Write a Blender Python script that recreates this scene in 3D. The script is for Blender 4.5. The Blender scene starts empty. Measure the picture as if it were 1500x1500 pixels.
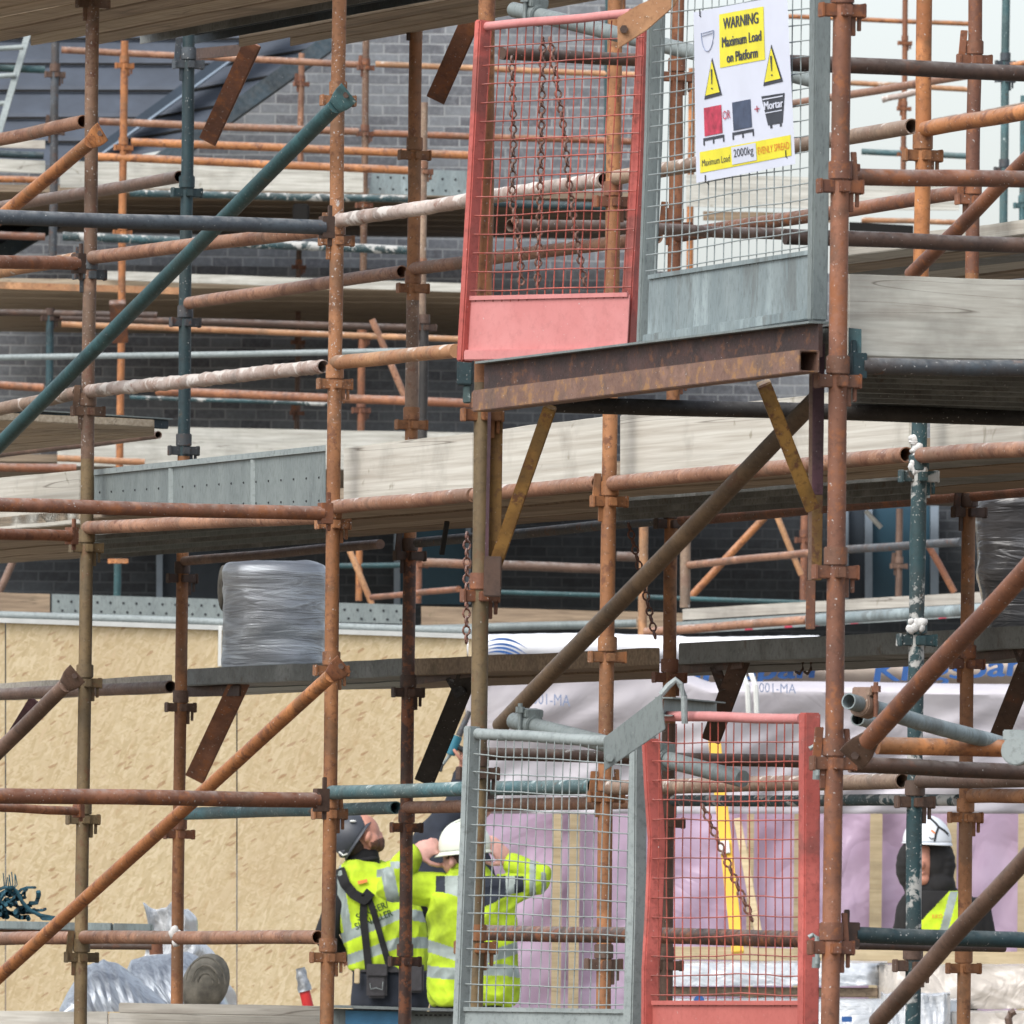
import bpy, bmesh, math, random
from mathutils import Vector, Matrix, noise
random.seed(7)
SC = bpy.context.scene
COL = SC.collection
F = 18600.0; RO = 0.012; PX, PY = 750.0, 1390.0; ZC = 1.7
CR, SR = math.cos(RO), math.sin(RO)
A3 = Vector((0.3617, -0.9323, 0)); B3 = Vector((0.9323, 0.3617, 0)); Z3 = Vector((0, 0, 1))

# ---------- where things stand: a long lens sees a scaffold whose bays run away to the left ----------
def ray(px, py):
    a, b = px - PX, PY - py
    return a * CR - b * SR, a * SR + b * CR
def dep(s, u):
    if s < 0: return -s
    if s >= 56: return s
    return s / (1 + u / 7217.0)
def P(px, py, s):
    u, v = ray(px, py); Y = dep(s, u)
    return Vector((u * Y / F, Y, ZC + v * Y / F))
def Pz(px, py, Z):
    u, v = ray(px, py); Y = (Z - ZC) * F / v
    return Vector((u * Y / F, Y, Z))
def Q(px, c, Z):
    u = px - PX
    for _ in range(4):
        Y = dep(c, u); v = (Z - ZC) * F / Y
        u = (px - PX - v * SR) / CR
    Y = dep(c, u)
    return Vector((u * Y / F, Y, Z))
def M(n, s, px=750):
    return n * dep(s, px - PX) / F

# ---------- colours and materials ----------
def lin(c):
    c /= 255.0
    return c / 12.92 if c <= 0.04045 else ((c + 0.055) / 1.055) ** 2.4
def col(r, g, b): return (lin(r) * .8, lin(g) * .8, lin(b) * .8, 1)
MATS = {}
def newmat(name):
    m = bpy.data.materials.new(name); m.use_nodes = True; MATS[name] = m
    nt = m.node_tree; b = nt.nodes['Principled BSDF']
    return m, nt, b
def N(nt, t, **k):
    n = nt.nodes.new(t)
    for a, v in k.items():
        if a in n.inputs: n.inputs[a].default_value = v
        else: setattr(n, a, v)
    return n
def coords(nt, stretch=(1, 1, 1)):
    tc = N(nt, 'ShaderNodeTexCoord'); oi = N(nt, 'ShaderNodeObjectInfo')
    mul = N(nt, 'ShaderNodeVectorMath', operation='MULTIPLY'); mul.inputs[1].default_value = (37.1, 17.7, 53.3)
    cmb = N(nt, 'ShaderNodeCombineXYZ')
    for i in range(3): nt.links.new(oi.outputs['Random'], cmb.inputs[i])
    nt.links.new(cmb.outputs[0], mul.inputs[0])
    sc = N(nt, 'ShaderNodeVectorMath', operation='MULTIPLY'); sc.inputs[1].default_value = stretch
    nt.links.new(tc.outputs['Object'], sc.inputs[0])
    add = N(nt, 'ShaderNodeVectorMath', operation='ADD')
    nt.links.new(sc.outputs[0], add.inputs[0]); nt.links.new(mul.outputs[0], add.inputs[1])
    return add.outputs[0]
def noi(nt, vec, scale, detail=5, rough=0.6, dist=0.0):
    n = N(nt, 'ShaderNodeTexNoise'); n.inputs['Scale'].default_value = scale
    n.inputs['Detail'].default_value = detail; n.inputs['Roughness'].default_value = rough; n.inputs['Distortion'].default_value = dist
    nt.links.new(vec, n.inputs['Vector']); return n.outputs['Fac']
def rmp(nt, fac, lo, hi):
    r = N(nt, 'ShaderNodeMapRange'); r.inputs['From Min'].default_value = lo; r.inputs['From Max'].default_value = hi
    nt.links.new(fac, r.inputs['Value']); return r.outputs[0]
def mix(nt, fac, a, b):
    m = N(nt, 'ShaderNodeMix', data_type='RGBA')
    for v, i in ((a, 6), (b, 7)):
        if isinstance(v, tuple): m.inputs[i].default_value = v
        else: nt.links.new(v, m.inputs[i])
    if isinstance(fac, float): m.inputs[0].default_value = fac
    else: nt.links.new(fac, m.inputs[0])
    return m.outputs[2]
def mth(nt, op, a, b=None):
    m = N(nt, 'ShaderNodeMath', operation=op); m.use_clamp = True
    for v, i in ((a, 0), (b, 1)):
        if v is None: continue
        if isinstance(v, (int, float)): m.inputs[i].default_value = v
        else: nt.links.new(v, m.inputs[i])
    return m.outputs[0]
def bump(nt, b, h, strength=0.3, dist=0.004):
    n = N(nt, 'ShaderNodeBump'); n.inputs['Strength'].default_value = strength; n.inputs['Distance'].default_value = dist
    nt.links.new(h, n.inputs['Height']); nt.links.new(n.outputs[0], b.inputs['Normal'])
def worn(name, base, c2, rust=None, ramt=0.5, splash=0.0, speck=0.25, rough=0.6, metal=0.0, st=(1, 1, 1), top=0.35, white=(196, 196, 194), sc=1.0, bs=0.35):
    """weathered paint or steel: two tones, patches of rust, specks of cement and splashes that gather on upper sides"""
    m, nt, b = newmat(name); v = coords(nt, st)
    c = mix(nt, rmp(nt, noi(nt, v, 5 * sc, 6), 0.38, 0.62), col(*base), col(*c2))
    if ramt > 0.25:   # longer stretches that weathered differently: bleached or gone grey brown
        lt = tuple(min(225, x * 1.16 + 10) for x in base); gy = tuple((x * 0.72 + y * 0.28) * 0.86 for x, y in zip(base, (98, 92, 84)))
        c = mix(nt, mth(nt, 'MULTIPLY', rmp(nt, noi(nt, v, 2.6 * sc, 4, 0.55), 0.55, 0.62), 0.6), c, col(*lt))
        c = mix(nt, mth(nt, 'MULTIPLY', rmp(nt, noi(nt, v, 3.7 * sc, 5, 0.6, 0.4), 0.54, 0.60), 0.7), c, col(*gy))
    fine = noi(nt, v, 55 * sc, 8, 0.7)
    dk = tuple(x * (0.66 if ramt > 0.2 else 0.85) for x in c2)
    c = mix(nt, mth(nt, 'MULTIPLY', rmp(nt, fine, 0.5, 0.75), 0.75 if ramt > 0.2 else 0.5), c, col(*dk))
    if rust:
        r = mth(nt, 'ADD', mth(nt, 'MULTIPLY', noi(nt, v, 14 * sc, 8, 0.65), 0.7), mth(nt, 'MULTIPLY', fine, 0.3))
        c = mix(nt, mth(nt, 'MULTIPLY', rmp(nt, r, 0.68 - 0.26 * ramt, 0.74 - 0.26 * ramt), 0.85), c, col(*rust))
    geo = N(nt, 'ShaderNodeNewGeometry'); sep = N(nt, 'ShaderNodeSeparateXYZ'); nt.links.new(geo.outputs['Normal'], sep.inputs[0])
    up = rmp(nt, sep.outputs[2], 0.1, 0.95)
    sp = noi(nt, v, 120, 3, 0.5)
    f1 = mth(nt, 'MULTIPLY', rmp(nt, sp, 0.74 - 0.075 * speck, 0.775 - 0.075 * speck), 0.8)
    if splash > 0:
        s1 = mth(nt, 'ADD', noi(nt, v, 11, 8, 0.66, 0.5), mth(nt, 'MULTIPLY', up, 0.09))
        f2 = rmp(nt, s1, 0.74 - 0.3 * splash, 0.79 - 0.3 * splash)
        f1 = mth(nt, 'MAXIMUM', f1, mth(nt, 'MULTIPLY', f2, 0.9))
    dust = mth(nt, 'MULTIPLY', mth(nt, 'MULTIPLY', up, rmp(nt, noi(nt, v, 30, 5), 0.35, 0.65)), top)
    f1 = mth(nt, 'MAXIMUM', f1, dust)
    c = mix(nt, f1, c, col(*white))
    nt.links.new(c, b.inputs['Base Color'])
    nt.links.new(rmp(nt, fine, 0.9, -0.4), b.inputs['Roughness'])
    b.inputs['Roughness'].default_value = rough; b.inputs['Metallic'].default_value = metal
    rr = N(nt, 'ShaderNodeMapRange'); rr.inputs['To Min'].default_value = rough - 0.12; rr.inputs['To Max'].default_value = min(1, rough + 0.2)
    nt.links.new(fine, rr.inputs[0]); nt.links.new(rr.outputs[0], b.inputs['Roughness'])
    bump(nt, b, fine, bs, 0.003)
    return m
def plain(name, c, rough=0.7, metal=0.0, var=0.12, sc=8, bs=0.15, bsc=60, st=(1, 1, 1), coat=0.0):
    m, nt, b = newmat(name); v = coords(nt, st)
    d = tuple(x * (1 - var) for x in c); l = tuple(min(250, x * (1 + var * 0.7)) for x in c)
    cc = mix(nt, rmp(nt, noi(nt, v, sc, 5), 0.3, 0.7), col(*d), col(*l))
    nt.links.new(cc, b.inputs['Base Color']); b.inputs['Roughness'].default_value = rough; b.inputs['Metallic'].default_value = metal
    if coat: b.inputs['Coat Weight'].default_value = coat
    if bs: bump(nt, b, noi(nt, v, bsc, 5), bs, 0.003)
    return m
def wood(name, c, c2, axis='A', knots=0.5, grain=1.0, rough=0.85):
    """sawn timber: grain drawn out along the board, splits, knots and grey damp stains"""
    m, nt, b = newmat(name); v0 = coords(nt)
    mp = N(nt, 'ShaderNodeMapping'); nt.links.new(v0, mp.inputs[0])
    ang = {'A': math.atan2(A3.y, A3.x), 'B': math.atan2(B3.y, B3.x), 'X': 0.0}[axis]
    rot = N(nt, 'ShaderNodeVectorRotate'); rot.rotation_type = 'Z_AXIS'; rot.inputs['Angle'].default_value = -ang
    nt.links.new(v0, rot.inputs['Vector'])
    mp.inputs['Scale'].default_value = ((0.3, 15, 15) if axis == 'A' else (0.9, 15, 15)); nt.links.new(rot.outputs[0], mp.inputs[0])
    g = noi(nt, mp.outputs[0], 4 * grain, 7, 0.6, 0.25)
    cc = mix(nt, rmp(nt, g, 0.36, 0.66), col(*c), col(*c2))
    big = noi(nt, v0, 3.0, 5, 0.6)
    cc = mix(nt, mth(nt, 'MULTIPLY', rmp(nt, big, 0.52, 0.7), 0.5), cc, col(*tuple(x * 0.72 for x in c2)))
    k = noi(nt, v0, 9, 3, 0.5, 1.0)
    cc = mix(nt, mth(nt, 'MULTIPLY', rmp(nt, k, 0.67, 0.74), knots), cc, col(116, 108, 82))
    st_ = noi(nt, mp.outputs[0], 1.1, 3, 0.5); cc = mix(nt, mth(nt, 'MULTIPLY', rmp(nt, st_, 0.55, 0.72), 0.45), cc, col(*tuple(x * 0.7 for x in c2)))
    mp2 = N(nt, 'ShaderNodeMapping'); mp2.inputs['Scale'].default_value = ((0.05, 2.6, 2.6) if axis == 'A' else (0.10, 2.6, 2.6)); nt.links.new(rot.outputs[0], mp2.inputs[0])
    cr = noi(nt, mp2.outputs[0], 5, 2, 0.4, 0.0)
    a = N(nt, 'ShaderNodeMath', operation='SUBTRACT'); nt.links.new(cr, a.inputs[0]); a.inputs[1].default_value = 0.58
    ab = N(nt, 'ShaderNodeMath', operation='ABSOLUTE'); nt.links.new(a.outputs[0], ab.inputs[0])
    ln = rmp(nt, ab.outputs[0], 0.0045, 0.0)
    cc = mix(nt, mth(nt, 'MULTIPLY', ln, 0.7), cc, col(84, 74, 62))
    nt.links.new(cc, b.inputs['Base Color']); b.inputs['Roughness'].default_value = rough
    bump(nt, b, g, 0.18, 0.002)
    return m

worn('tan', (156, 106, 66), (136, 90, 56), (112, 70, 46), 0.55, 0.04, 0.7)
worn('tan_speck', (154, 106, 70), (134, 90, 58), (108, 72, 50), 0.55, 0.24, 1.3)
worn('olive', (122, 102, 70), (102, 86, 60), (112, 80, 54), 0.5, 0.02, 0.4)
worn('olive_speck', (124, 96, 76), (104, 80, 64), (108, 72, 56), 0.5, 0.26, 1.2)
worn('rust', (132, 86, 62), (108, 70, 54), (148, 92, 56), 0.6, 0.1, 0.8)
worn('rust_bright', (150, 98, 66), (126, 78, 54), (102, 64, 48), 0.5, 0.03, 0.5)
worn('rust_dark', (84, 62, 50), (66, 50, 43), (100, 66, 48), 0.45, 0.03, 0.4, top=0.25)
worn('rust_flake', (86, 60, 48), (72, 48, 40), (142, 86, 52), 0.72, 0.06, 0.4, sc=1.6)
worn('rose', (158, 116, 90), (138, 96, 72), (114, 74, 56), 0.55, 0.22, 0.8, white=(206, 200, 196))
worn('umber', (112, 88, 74), (92, 70, 58), (104, 66, 48), 0.4, 0.1, 0.5)
worn('brace_brown', (112, 90, 66), (90, 72, 54), (102, 70, 50), 0.4, 0.02, 0.4)
worn('orange', (184, 122, 72), (160, 102, 60), (122, 76, 50), 0.6, 0.1, 0.7)
worn('orange_pale', (184, 138, 98), (164, 116, 80), (138, 90, 64), 0.4, 0.3, 0.6, white=(208, 200, 190))
worn('yellow', (150, 114, 56), (126, 92, 50), (104, 68, 52), 0.6, 0.0, 0.4)
worn('purple', (84, 54, 64), (68, 46, 54), (140, 88, 46), 0.3, 0.0, 0.3)
worn('teal', (44, 84, 88), (40, 72, 76), (84, 82, 70), 0.32, 0.05, 0.6, rough=0.55, top=0.15)
worn('teal_dark', (30, 60, 66), (30, 50, 56), (74, 68, 58), 0.35, 0.08, 0.8, rough=0.55, top=0.2)
worn('teal_worn', (62, 102, 108), (84, 104, 104), (96, 78, 66), 0.35, 0.32, 1.0, white=(186, 200, 200))
worn('teal_plaster', (36, 74, 80), (56, 70, 72), (96, 78, 64), 0.38, 0.68, 1.1, white=(196, 196, 192))
worn('slate_tube', (72, 82, 90), (60, 66, 74), (104, 78, 62), 0.25, 0.1, 0.5)
worn('slate_mix', (64, 74, 82), (78, 70, 66), (98, 66, 50), 0.5, 0.12, 0.8)
worn('plaster', (186, 172, 164), (166, 144, 132), (140, 98, 80), 0.45, 0.62, 1.0, white=(216, 210, 204), bs=0.9)
worn('plaster_thin', (146, 124, 104), (130, 104, 88), (128, 88, 66), 0.4, 0.38, 0.8, white=(206, 198, 190), bs=0.6)
worn('galv', (138, 148, 147), (124, 134, 134), (110, 116, 114), 0.25, 0.0, 0.25, rough=0.5, metal=0.2, top=0.15, st=(2.2, 2.2, .6), bs=0.15)
worn('galv_light', (158, 168, 168), (144, 154, 154), (130, 136, 134), 0.25, 0.03, 0.2, rough=0.55, metal=0.1, top=0.15, bs=0.15)
worn('galv_blue', (142, 155, 157), (128, 142, 145), (116, 124, 124), 0.3, 0.03, 0.25, rough=0.5, metal=0.15, st=(2.4, 2.4, .6), bs=0.12, top=0.15)
worn('steel_grey', (128, 132, 130), (108, 112, 110), (100, 92, 82), 0.4, 0.06, 0.4, rough=0.6, metal=0.05, top=0.2)
worn('channel_blue', (40, 58, 68), (34, 46, 52), (70, 60, 50), 0.3, 0.05, 0.4)
worn('red_paint', (184, 94, 86), (174, 84, 76), (124, 66, 54), 0.28, 0.08, 0.5, rough=0.6, top=0.4, bs=0.2, white=(214, 176, 172))
worn('red_panel', (208, 140, 138), (198, 126, 124), (150, 84, 74), 0.16, 0.03, 0.35, rough=0.6, top=0.2, bs=0.12, sc=.8)
worn('red_wire', (172, 80, 66), (152, 70, 58), (120, 62, 50), 0.4, 0.0, 0.2, bs=0.1)
worn('beam_rust', (134, 104, 90), (116, 88, 76), (160, 120, 78), 0.6, 0.06, 0.5, sc=1.8)
worn('beam_dark', (70, 48, 44), (56, 42, 40), (112, 74, 50), 0.55, 0.0, 0.3, sc=1.8)
worn('chain_rust', (138, 94, 76), (112, 74, 62), (92, 60, 50), 0.5, 0, 0.2)
worn('black_steel', (48, 45, 43), (38, 36, 35), (66, 54, 46), 0.35, 0.04, 0.6, top=0.12)
wood('wood_pale', (214, 212, 202), (182, 176, 164), 'A')
wood('wood_pale_b', (206, 206, 196), (176, 172, 162), 'B', .8)
wood('wood_deck', (186, 170, 148), (142, 126, 108), 'A')
wood('wood_deck_b', (204, 190, 168), (168, 152, 130), 'A')
wood('wood_brown', (158, 138, 114), (122, 104, 86), 'B')
wood('wood_grey', (176, 172, 162), (148, 142, 132), 'B')
wood('wood_pale_x', (226, 224, 216), (196, 192, 182), 'X')
wood('wood_pale_b_x', (214, 214, 206), (180, 178, 168), 'X')
wood('wood_brown_x', (164, 144, 120), (126, 108, 90), 'X')
wood('wood_grey_x', (204, 200, 190), (174, 168, 158), 'X')
wood('wood_deck_x', (150, 134, 114), (116, 102, 88), 'X')
wood('wood_deck_b_x', (186, 172, 150), (150, 134, 114), 'X')
wood('stud', (214, 196, 160), (196, 176, 140), 'X', 0.3)
plain('skin', (190, 134, 114), 0.55, 0, 0.1, 20, 0.05)
plain('skin_pale', (204, 154, 142), 0.55, 0, 0.1, 20, 0.05)
plain('beard', (98, 66, 52), 0.85, 0, 0.3, 60)
plain('hair', (62, 46, 38), 0.8, 0, 0.3, 60)
plain('hivis', (176, 204, 40), 0.9, 0, 0.26, 6, 0.5, 22)
plain('reflect', (146, 158, 154), 0.55, 0.1, 0.12, 14, 0.2, 20)
plain('navy', (36, 42, 54), 0.9, 0, 0.2, 10, 0.3, 30)
plain('black_cloth', (26, 26, 28), 0.95, 0, 0.25, 10, 0.3, 25)
plain('helmet_white', (222, 228, 214), 0.35, 0, 0.03, 3, 0)
plain('helmet_bright', (226, 232, 238), 0.35, 0, 0.04, 3, 0)
plain('helmet_black', (66, 70, 78), 0.5, 0, 0.1, 4, 0.05)
plain('sign_white', (214, 220, 236), 0.5, 0, 0.03, 4, 0.05, 8)
plain('sign_yellow', (234, 224, 60), 0.5, 0, 0.05, 12, 0)
plain('sign_dark', (62, 66, 76), 0.6, 0, 0.1, 20, 0)
plain('sign_red', (186, 60, 84), 0.6, 0, 0.25, 40, 0)
plain('sign_orange', (226, 130, 50), 0.6, 0, 0.05, 20, 0)
plain('sign_slate', (72, 84, 108), 0.6, 0, 0.15, 30, 0)
plain('ink_blue', (40, 92, 158), 0.6, 0, 0.1, 20, 0)
plain('ink_faint', (128, 142, 172), 0.6, 0, 0.05, 20, 0)
plain('ink_green', (44, 70, 40), 0.8, 0, 0.1, 20, 0)
plain('hose_red', (196, 40, 40), 0.5)
plain('tape_silver', (160, 164, 168), 0.35, 0.5, 0.2, 40, 0.4)
plain('prop_yellow', (222, 176, 24), 0.5, 0, 0.06)
plain('rope_blue', (38, 84, 100), 0.85, 0, 0.3, 30, 0.4)
plain('tool_blue', (36, 110, 130), 0.5)
plain('door_blue', (44, 84, 104), 0.5, 0, 0.1, 3, 0.05)
plain('frame_pale', (152, 168, 184), 0.5, 0, 0.06)
plain('frame_white', (214, 216, 212), 0.6, 0, 0.06)
plain('roof_slate', (72, 80, 92), 0.7, 0, 0.14, 3, 0.25, 25)
plain('roof_lead', (54, 66, 78), 0.6, 0, 0.12, 3, 0.15, 12)
plain('concrete', (150, 146, 138), 0.9, 0, 0.12, 2, 0.3, 20)
plain('earth', (112, 98, 80), 0.95, 0, 0.25, 0.6, 0.5, 6)
plain('paint_blue', (74, 136, 178), 0.6, 0, 0.14, 9)
plain('plug_dark', (40, 44, 48), 0.8)
plain('leather', (52, 50, 54), 0.6, 0, 0.2, 30, 0.3)
plain('hoop', (18, 17, 16), 0.9)

# oriented strand board: thousands of small flakes lying every way
m, nt, b = newmat('osb'); v = coords(nt)
d = N(nt, 'ShaderNodeTexNoise'); d.inputs['Scale'].default_value = 14; d.inputs['Detail'].default_value = 2; nt.links.new(v, d.inputs['Vector'])
dm = N(nt, 'ShaderNodeVectorMath', operation='SCALE'); dm.inputs['Scale'].default_value = 0.005; nt.links.new(d.outputs['Color'], dm.inputs[0])
ad = N(nt, 'ShaderNodeVectorMath', operation='ADD'); nt.links.new(v, ad.inputs[0]); nt.links.new(dm.outputs[0], ad.inputs[1])
fl = []
for sx, sz, so in ((78, 24, 0.3), (84, 22, 1.2), (96, 26, 2.1), (70, 18, 2.75)):
    rr_ = N(nt, 'ShaderNodeVectorRotate'); rr_.rotation_type = 'Y_AXIS'; rr_.inputs['Angle'].default_value = so; nt.links.new(ad.outputs[0], rr_.inputs['Vector'])
    mm = N(nt, 'ShaderNodeMapping'); mm.inputs['Scale'].default_value = (sx, 0.01, sz); mm.inputs['Location'].default_value = (so * 9, 0, so * 5); nt.links.new(rr_.outputs[0], mm.inputs[0])
    vo = N(nt, 'ShaderNodeTexVoronoi'); vo.inputs['Scale'].default_value = 1.0; nt.links.new(mm.outputs[0], vo.inputs['Vector'])
    s_ = N(nt, 'ShaderNodeSeparateColor'); nt.links.new(vo.outputs['Color'], s_.inputs[0]); fl.append((s_.outputs[0], s_.outputs[1]))
c = mix(nt, fl[0][0], col(210, 188, 146), col(224, 204, 164))
for k in (1, 2, 3):
    t_ = mix(nt, fl[k][0], col(200, 178, 136), col(236, 218, 182)); c = mix(nt, mth(nt, 'MULTIPLY', rmp(nt, fl[k][1], 0.5, 0.56), 0.75), c, t_)
c = mix(nt, mth(nt, 'MULTIPLY', rmp(nt, fl[2][0], 0.965, 0.975), 0.6), c, col(160, 112, 72))
c = mix(nt, mth(nt, 'MULTIPLY', rmp(nt, fl[3][0], 0.95, 0.97), 0.25), c, col(190, 150, 104))
c = mix(nt, mth(nt, 'MULTIPLY', rmp(nt, noi(nt, v, 1.6, 4), 0.4, 0.7), 0.22), c, col(190, 158, 118))
nt.links.new(c, b.inputs['Base Color']); b.inputs['Roughness'].default_value = 0.8; bump(nt, b, noi(nt, v, 90, 3), 0.06, 0.001)

def brickmat(name, c1, c2, mo, dark):
    m, nt, b = newmat(name)
    tc = N(nt, 'ShaderNodeTexCoord'); sp = N(nt, 'ShaderNodeSeparateXYZ'); nt.links.new(tc.outputs['Object'], sp.inputs[0])
    cb = N(nt, 'ShaderNodeCombineXYZ'); nt.links.new(sp.outputs[0], cb.inputs[0]); nt.links.new(sp.outputs[2], cb.inputs[1])
    wb = noi(nt, tc.outputs['Object'], 9, 3)
    wv = N(nt, 'ShaderNodeVectorMath', operation='ADD'); sc_ = N(nt, 'ShaderNodeVectorMath', operation='SCALE'); sc_.inputs['Scale'].default_value = 0.012
    c3 = N(nt, 'ShaderNodeCombineXYZ'); nt.links.new(wb, c3.inputs[0]); nt.links.new(wb, c3.inputs[1]); nt.links.new(c3.outputs[0], sc_.inputs[0])
    nt.links.new(cb.outputs[0], wv.inputs[0]); nt.links.new(sc_.outputs[0], wv.inputs[1])
    br = N(nt, 'ShaderNodeTexBrick'); nt.links.new(wv.outputs[0], br.inputs['Vector'])
    for k, x in (('Scale', 1.0), ('Brick Width', 0.225), ('Row Height', 0.075), ('Mortar Size', 0.007), ('Mortar Smooth', 0.3), ('Bias', 0.0)): br.inputs[k].default_value = x
    br.inputs['Color1'].default_value = col(*c1); br.inputs['Color2'].default_value = col(*c2); br.inputs['Mortar'].default_value = col(*mo)
    c = mix(nt, mth(nt, 'MULTIPLY', rmp(nt, noi(nt, tc.outputs['Object'], 3, 6), 0.4, 0.7), 0.5), br.outputs['Color'], col(*dark))
    c = mix(nt, mth(nt, 'MULTIPLY', rmp(nt, noi(nt, tc.outputs['Object'], 25, 6, 0.7), 0.45, 0.7), 0.4), c, col(*tuple(min(255, x * 1.25) for x in c1)))
    nt.links.new(c, b.inputs['Base Color']); b.inputs['Roughness'].default_value = 0.9
    bump(nt, b, br.outputs['Fac'], 0.4, -0.006)
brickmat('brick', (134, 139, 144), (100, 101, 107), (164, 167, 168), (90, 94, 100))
brickmat('brick_shaded', (66, 71, 76), (50, 53, 58), (82, 86, 90), (40, 43, 47))  # darker copy of the brick, shade under the far decks put into its colour

def film(name, c, c2, sheen_rough=0.35, sc=3, bs=0.6, dist=0.03, coat=0.0, st=(1, 1, 1)):
    m, nt, b = newmat(name); v = coords(nt, st)
    n1 = noi(nt, v, sc, 5, 0.55, 1.2)
    cc = mix(nt, rmp(nt, n1, 0.35, 0.65), col(*c), col(*c2))
    nt.links.new(cc, b.inputs['Base Color']); b.inputs['Roughness'].default_value = sheen_rough
    b.inputs['Coat Weight'].default_value = coat
    rd = N(nt, 'ShaderNodeMath', operation='ABSOLUTE'); s_ = N(nt, 'ShaderNodeMath', operation='SUBTRACT'); nt.links.new(noi(nt, v, sc * 1.6, 3, 0.5, 1.0), s_.inputs[0]); s_.inputs[1].default_value = 0.5
    nt.links.new(s_.outputs[0], rd.inputs[0]); bump(nt, b, rd.outputs[0], bs * .7, dist)
film('film_lilac', (210, 186, 212), (196, 170, 198), 0.35, 1.4, 0.6, 0.08, 0.25)
film('membrane', (206, 202, 208), (190, 186, 194), 0.55, 1.6, 0.5, 0.06)
film('membrane_beige', (194, 180, 166), (182, 166, 152), 0.6, 2, 0.3, 0.03)
film('membrane_white', (236, 238, 242), (222, 224, 230), 0.5, 2, 0.3, 0.03)
film('polythene', (206, 210, 214), (184, 190, 196), 0.25, 5, 0.7, 0.05, 0.3)
film('pack_beige', (196, 188, 178), (180, 172, 162), 0.35, 3, 0.7, 0.08, 0.3)
film('wrap_black', (50, 50, 52), (70, 70, 72), 0.3, 2.5, 0.6, 0.04, 0.4, (1, 1, 6))
def foilmat(name, st, base=(176, 184, 190), rough=0.3, d=0.03, sc=6, dk=(84, 88, 96), rot=0.0):
    m, nt, b = newmat(name); v = coords(nt)
    vr = N(nt, 'ShaderNodeVectorRotate'); vr.rotation_type = 'Y_AXIS'; vr.inputs['Angle'].default_value = rot; nt.links.new(v, vr.inputs['Vector'])
    vm = N(nt, 'ShaderNodeVectorMath', operation='MULTIPLY'); vm.inputs[1].default_value = st; nt.links.new(vr.outputs[0], vm.inputs[0]); v = vm.outputs[0]
    n1 = noi(nt, v, sc, 6, 0.6, 1.0)
    cc = mix(nt, rmp(nt, n1, 0.35, 0.62), col(*dk), col(*base))
    nt.links.new(cc, b.inputs['Base Color']); b.inputs['Metallic'].default_value = 0.55; b.inputs['Roughness'].default_value = rough
    bump(nt, b, n1, 0.9, d)
foilmat('foil', (1, 1, 9), (176, 182, 188), 0.36, 0.008, 3.5, (134, 138, 144))
foilmat('foil_crumpled', (14, 5, 2.0), (190, 198, 206), 0.34, 0.009, 2.4, (136, 142, 152), .6)
plain('foil_core', (112, 108, 98), 0.85, 0.0, 0.35, 14, 0.6, 20)

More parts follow.
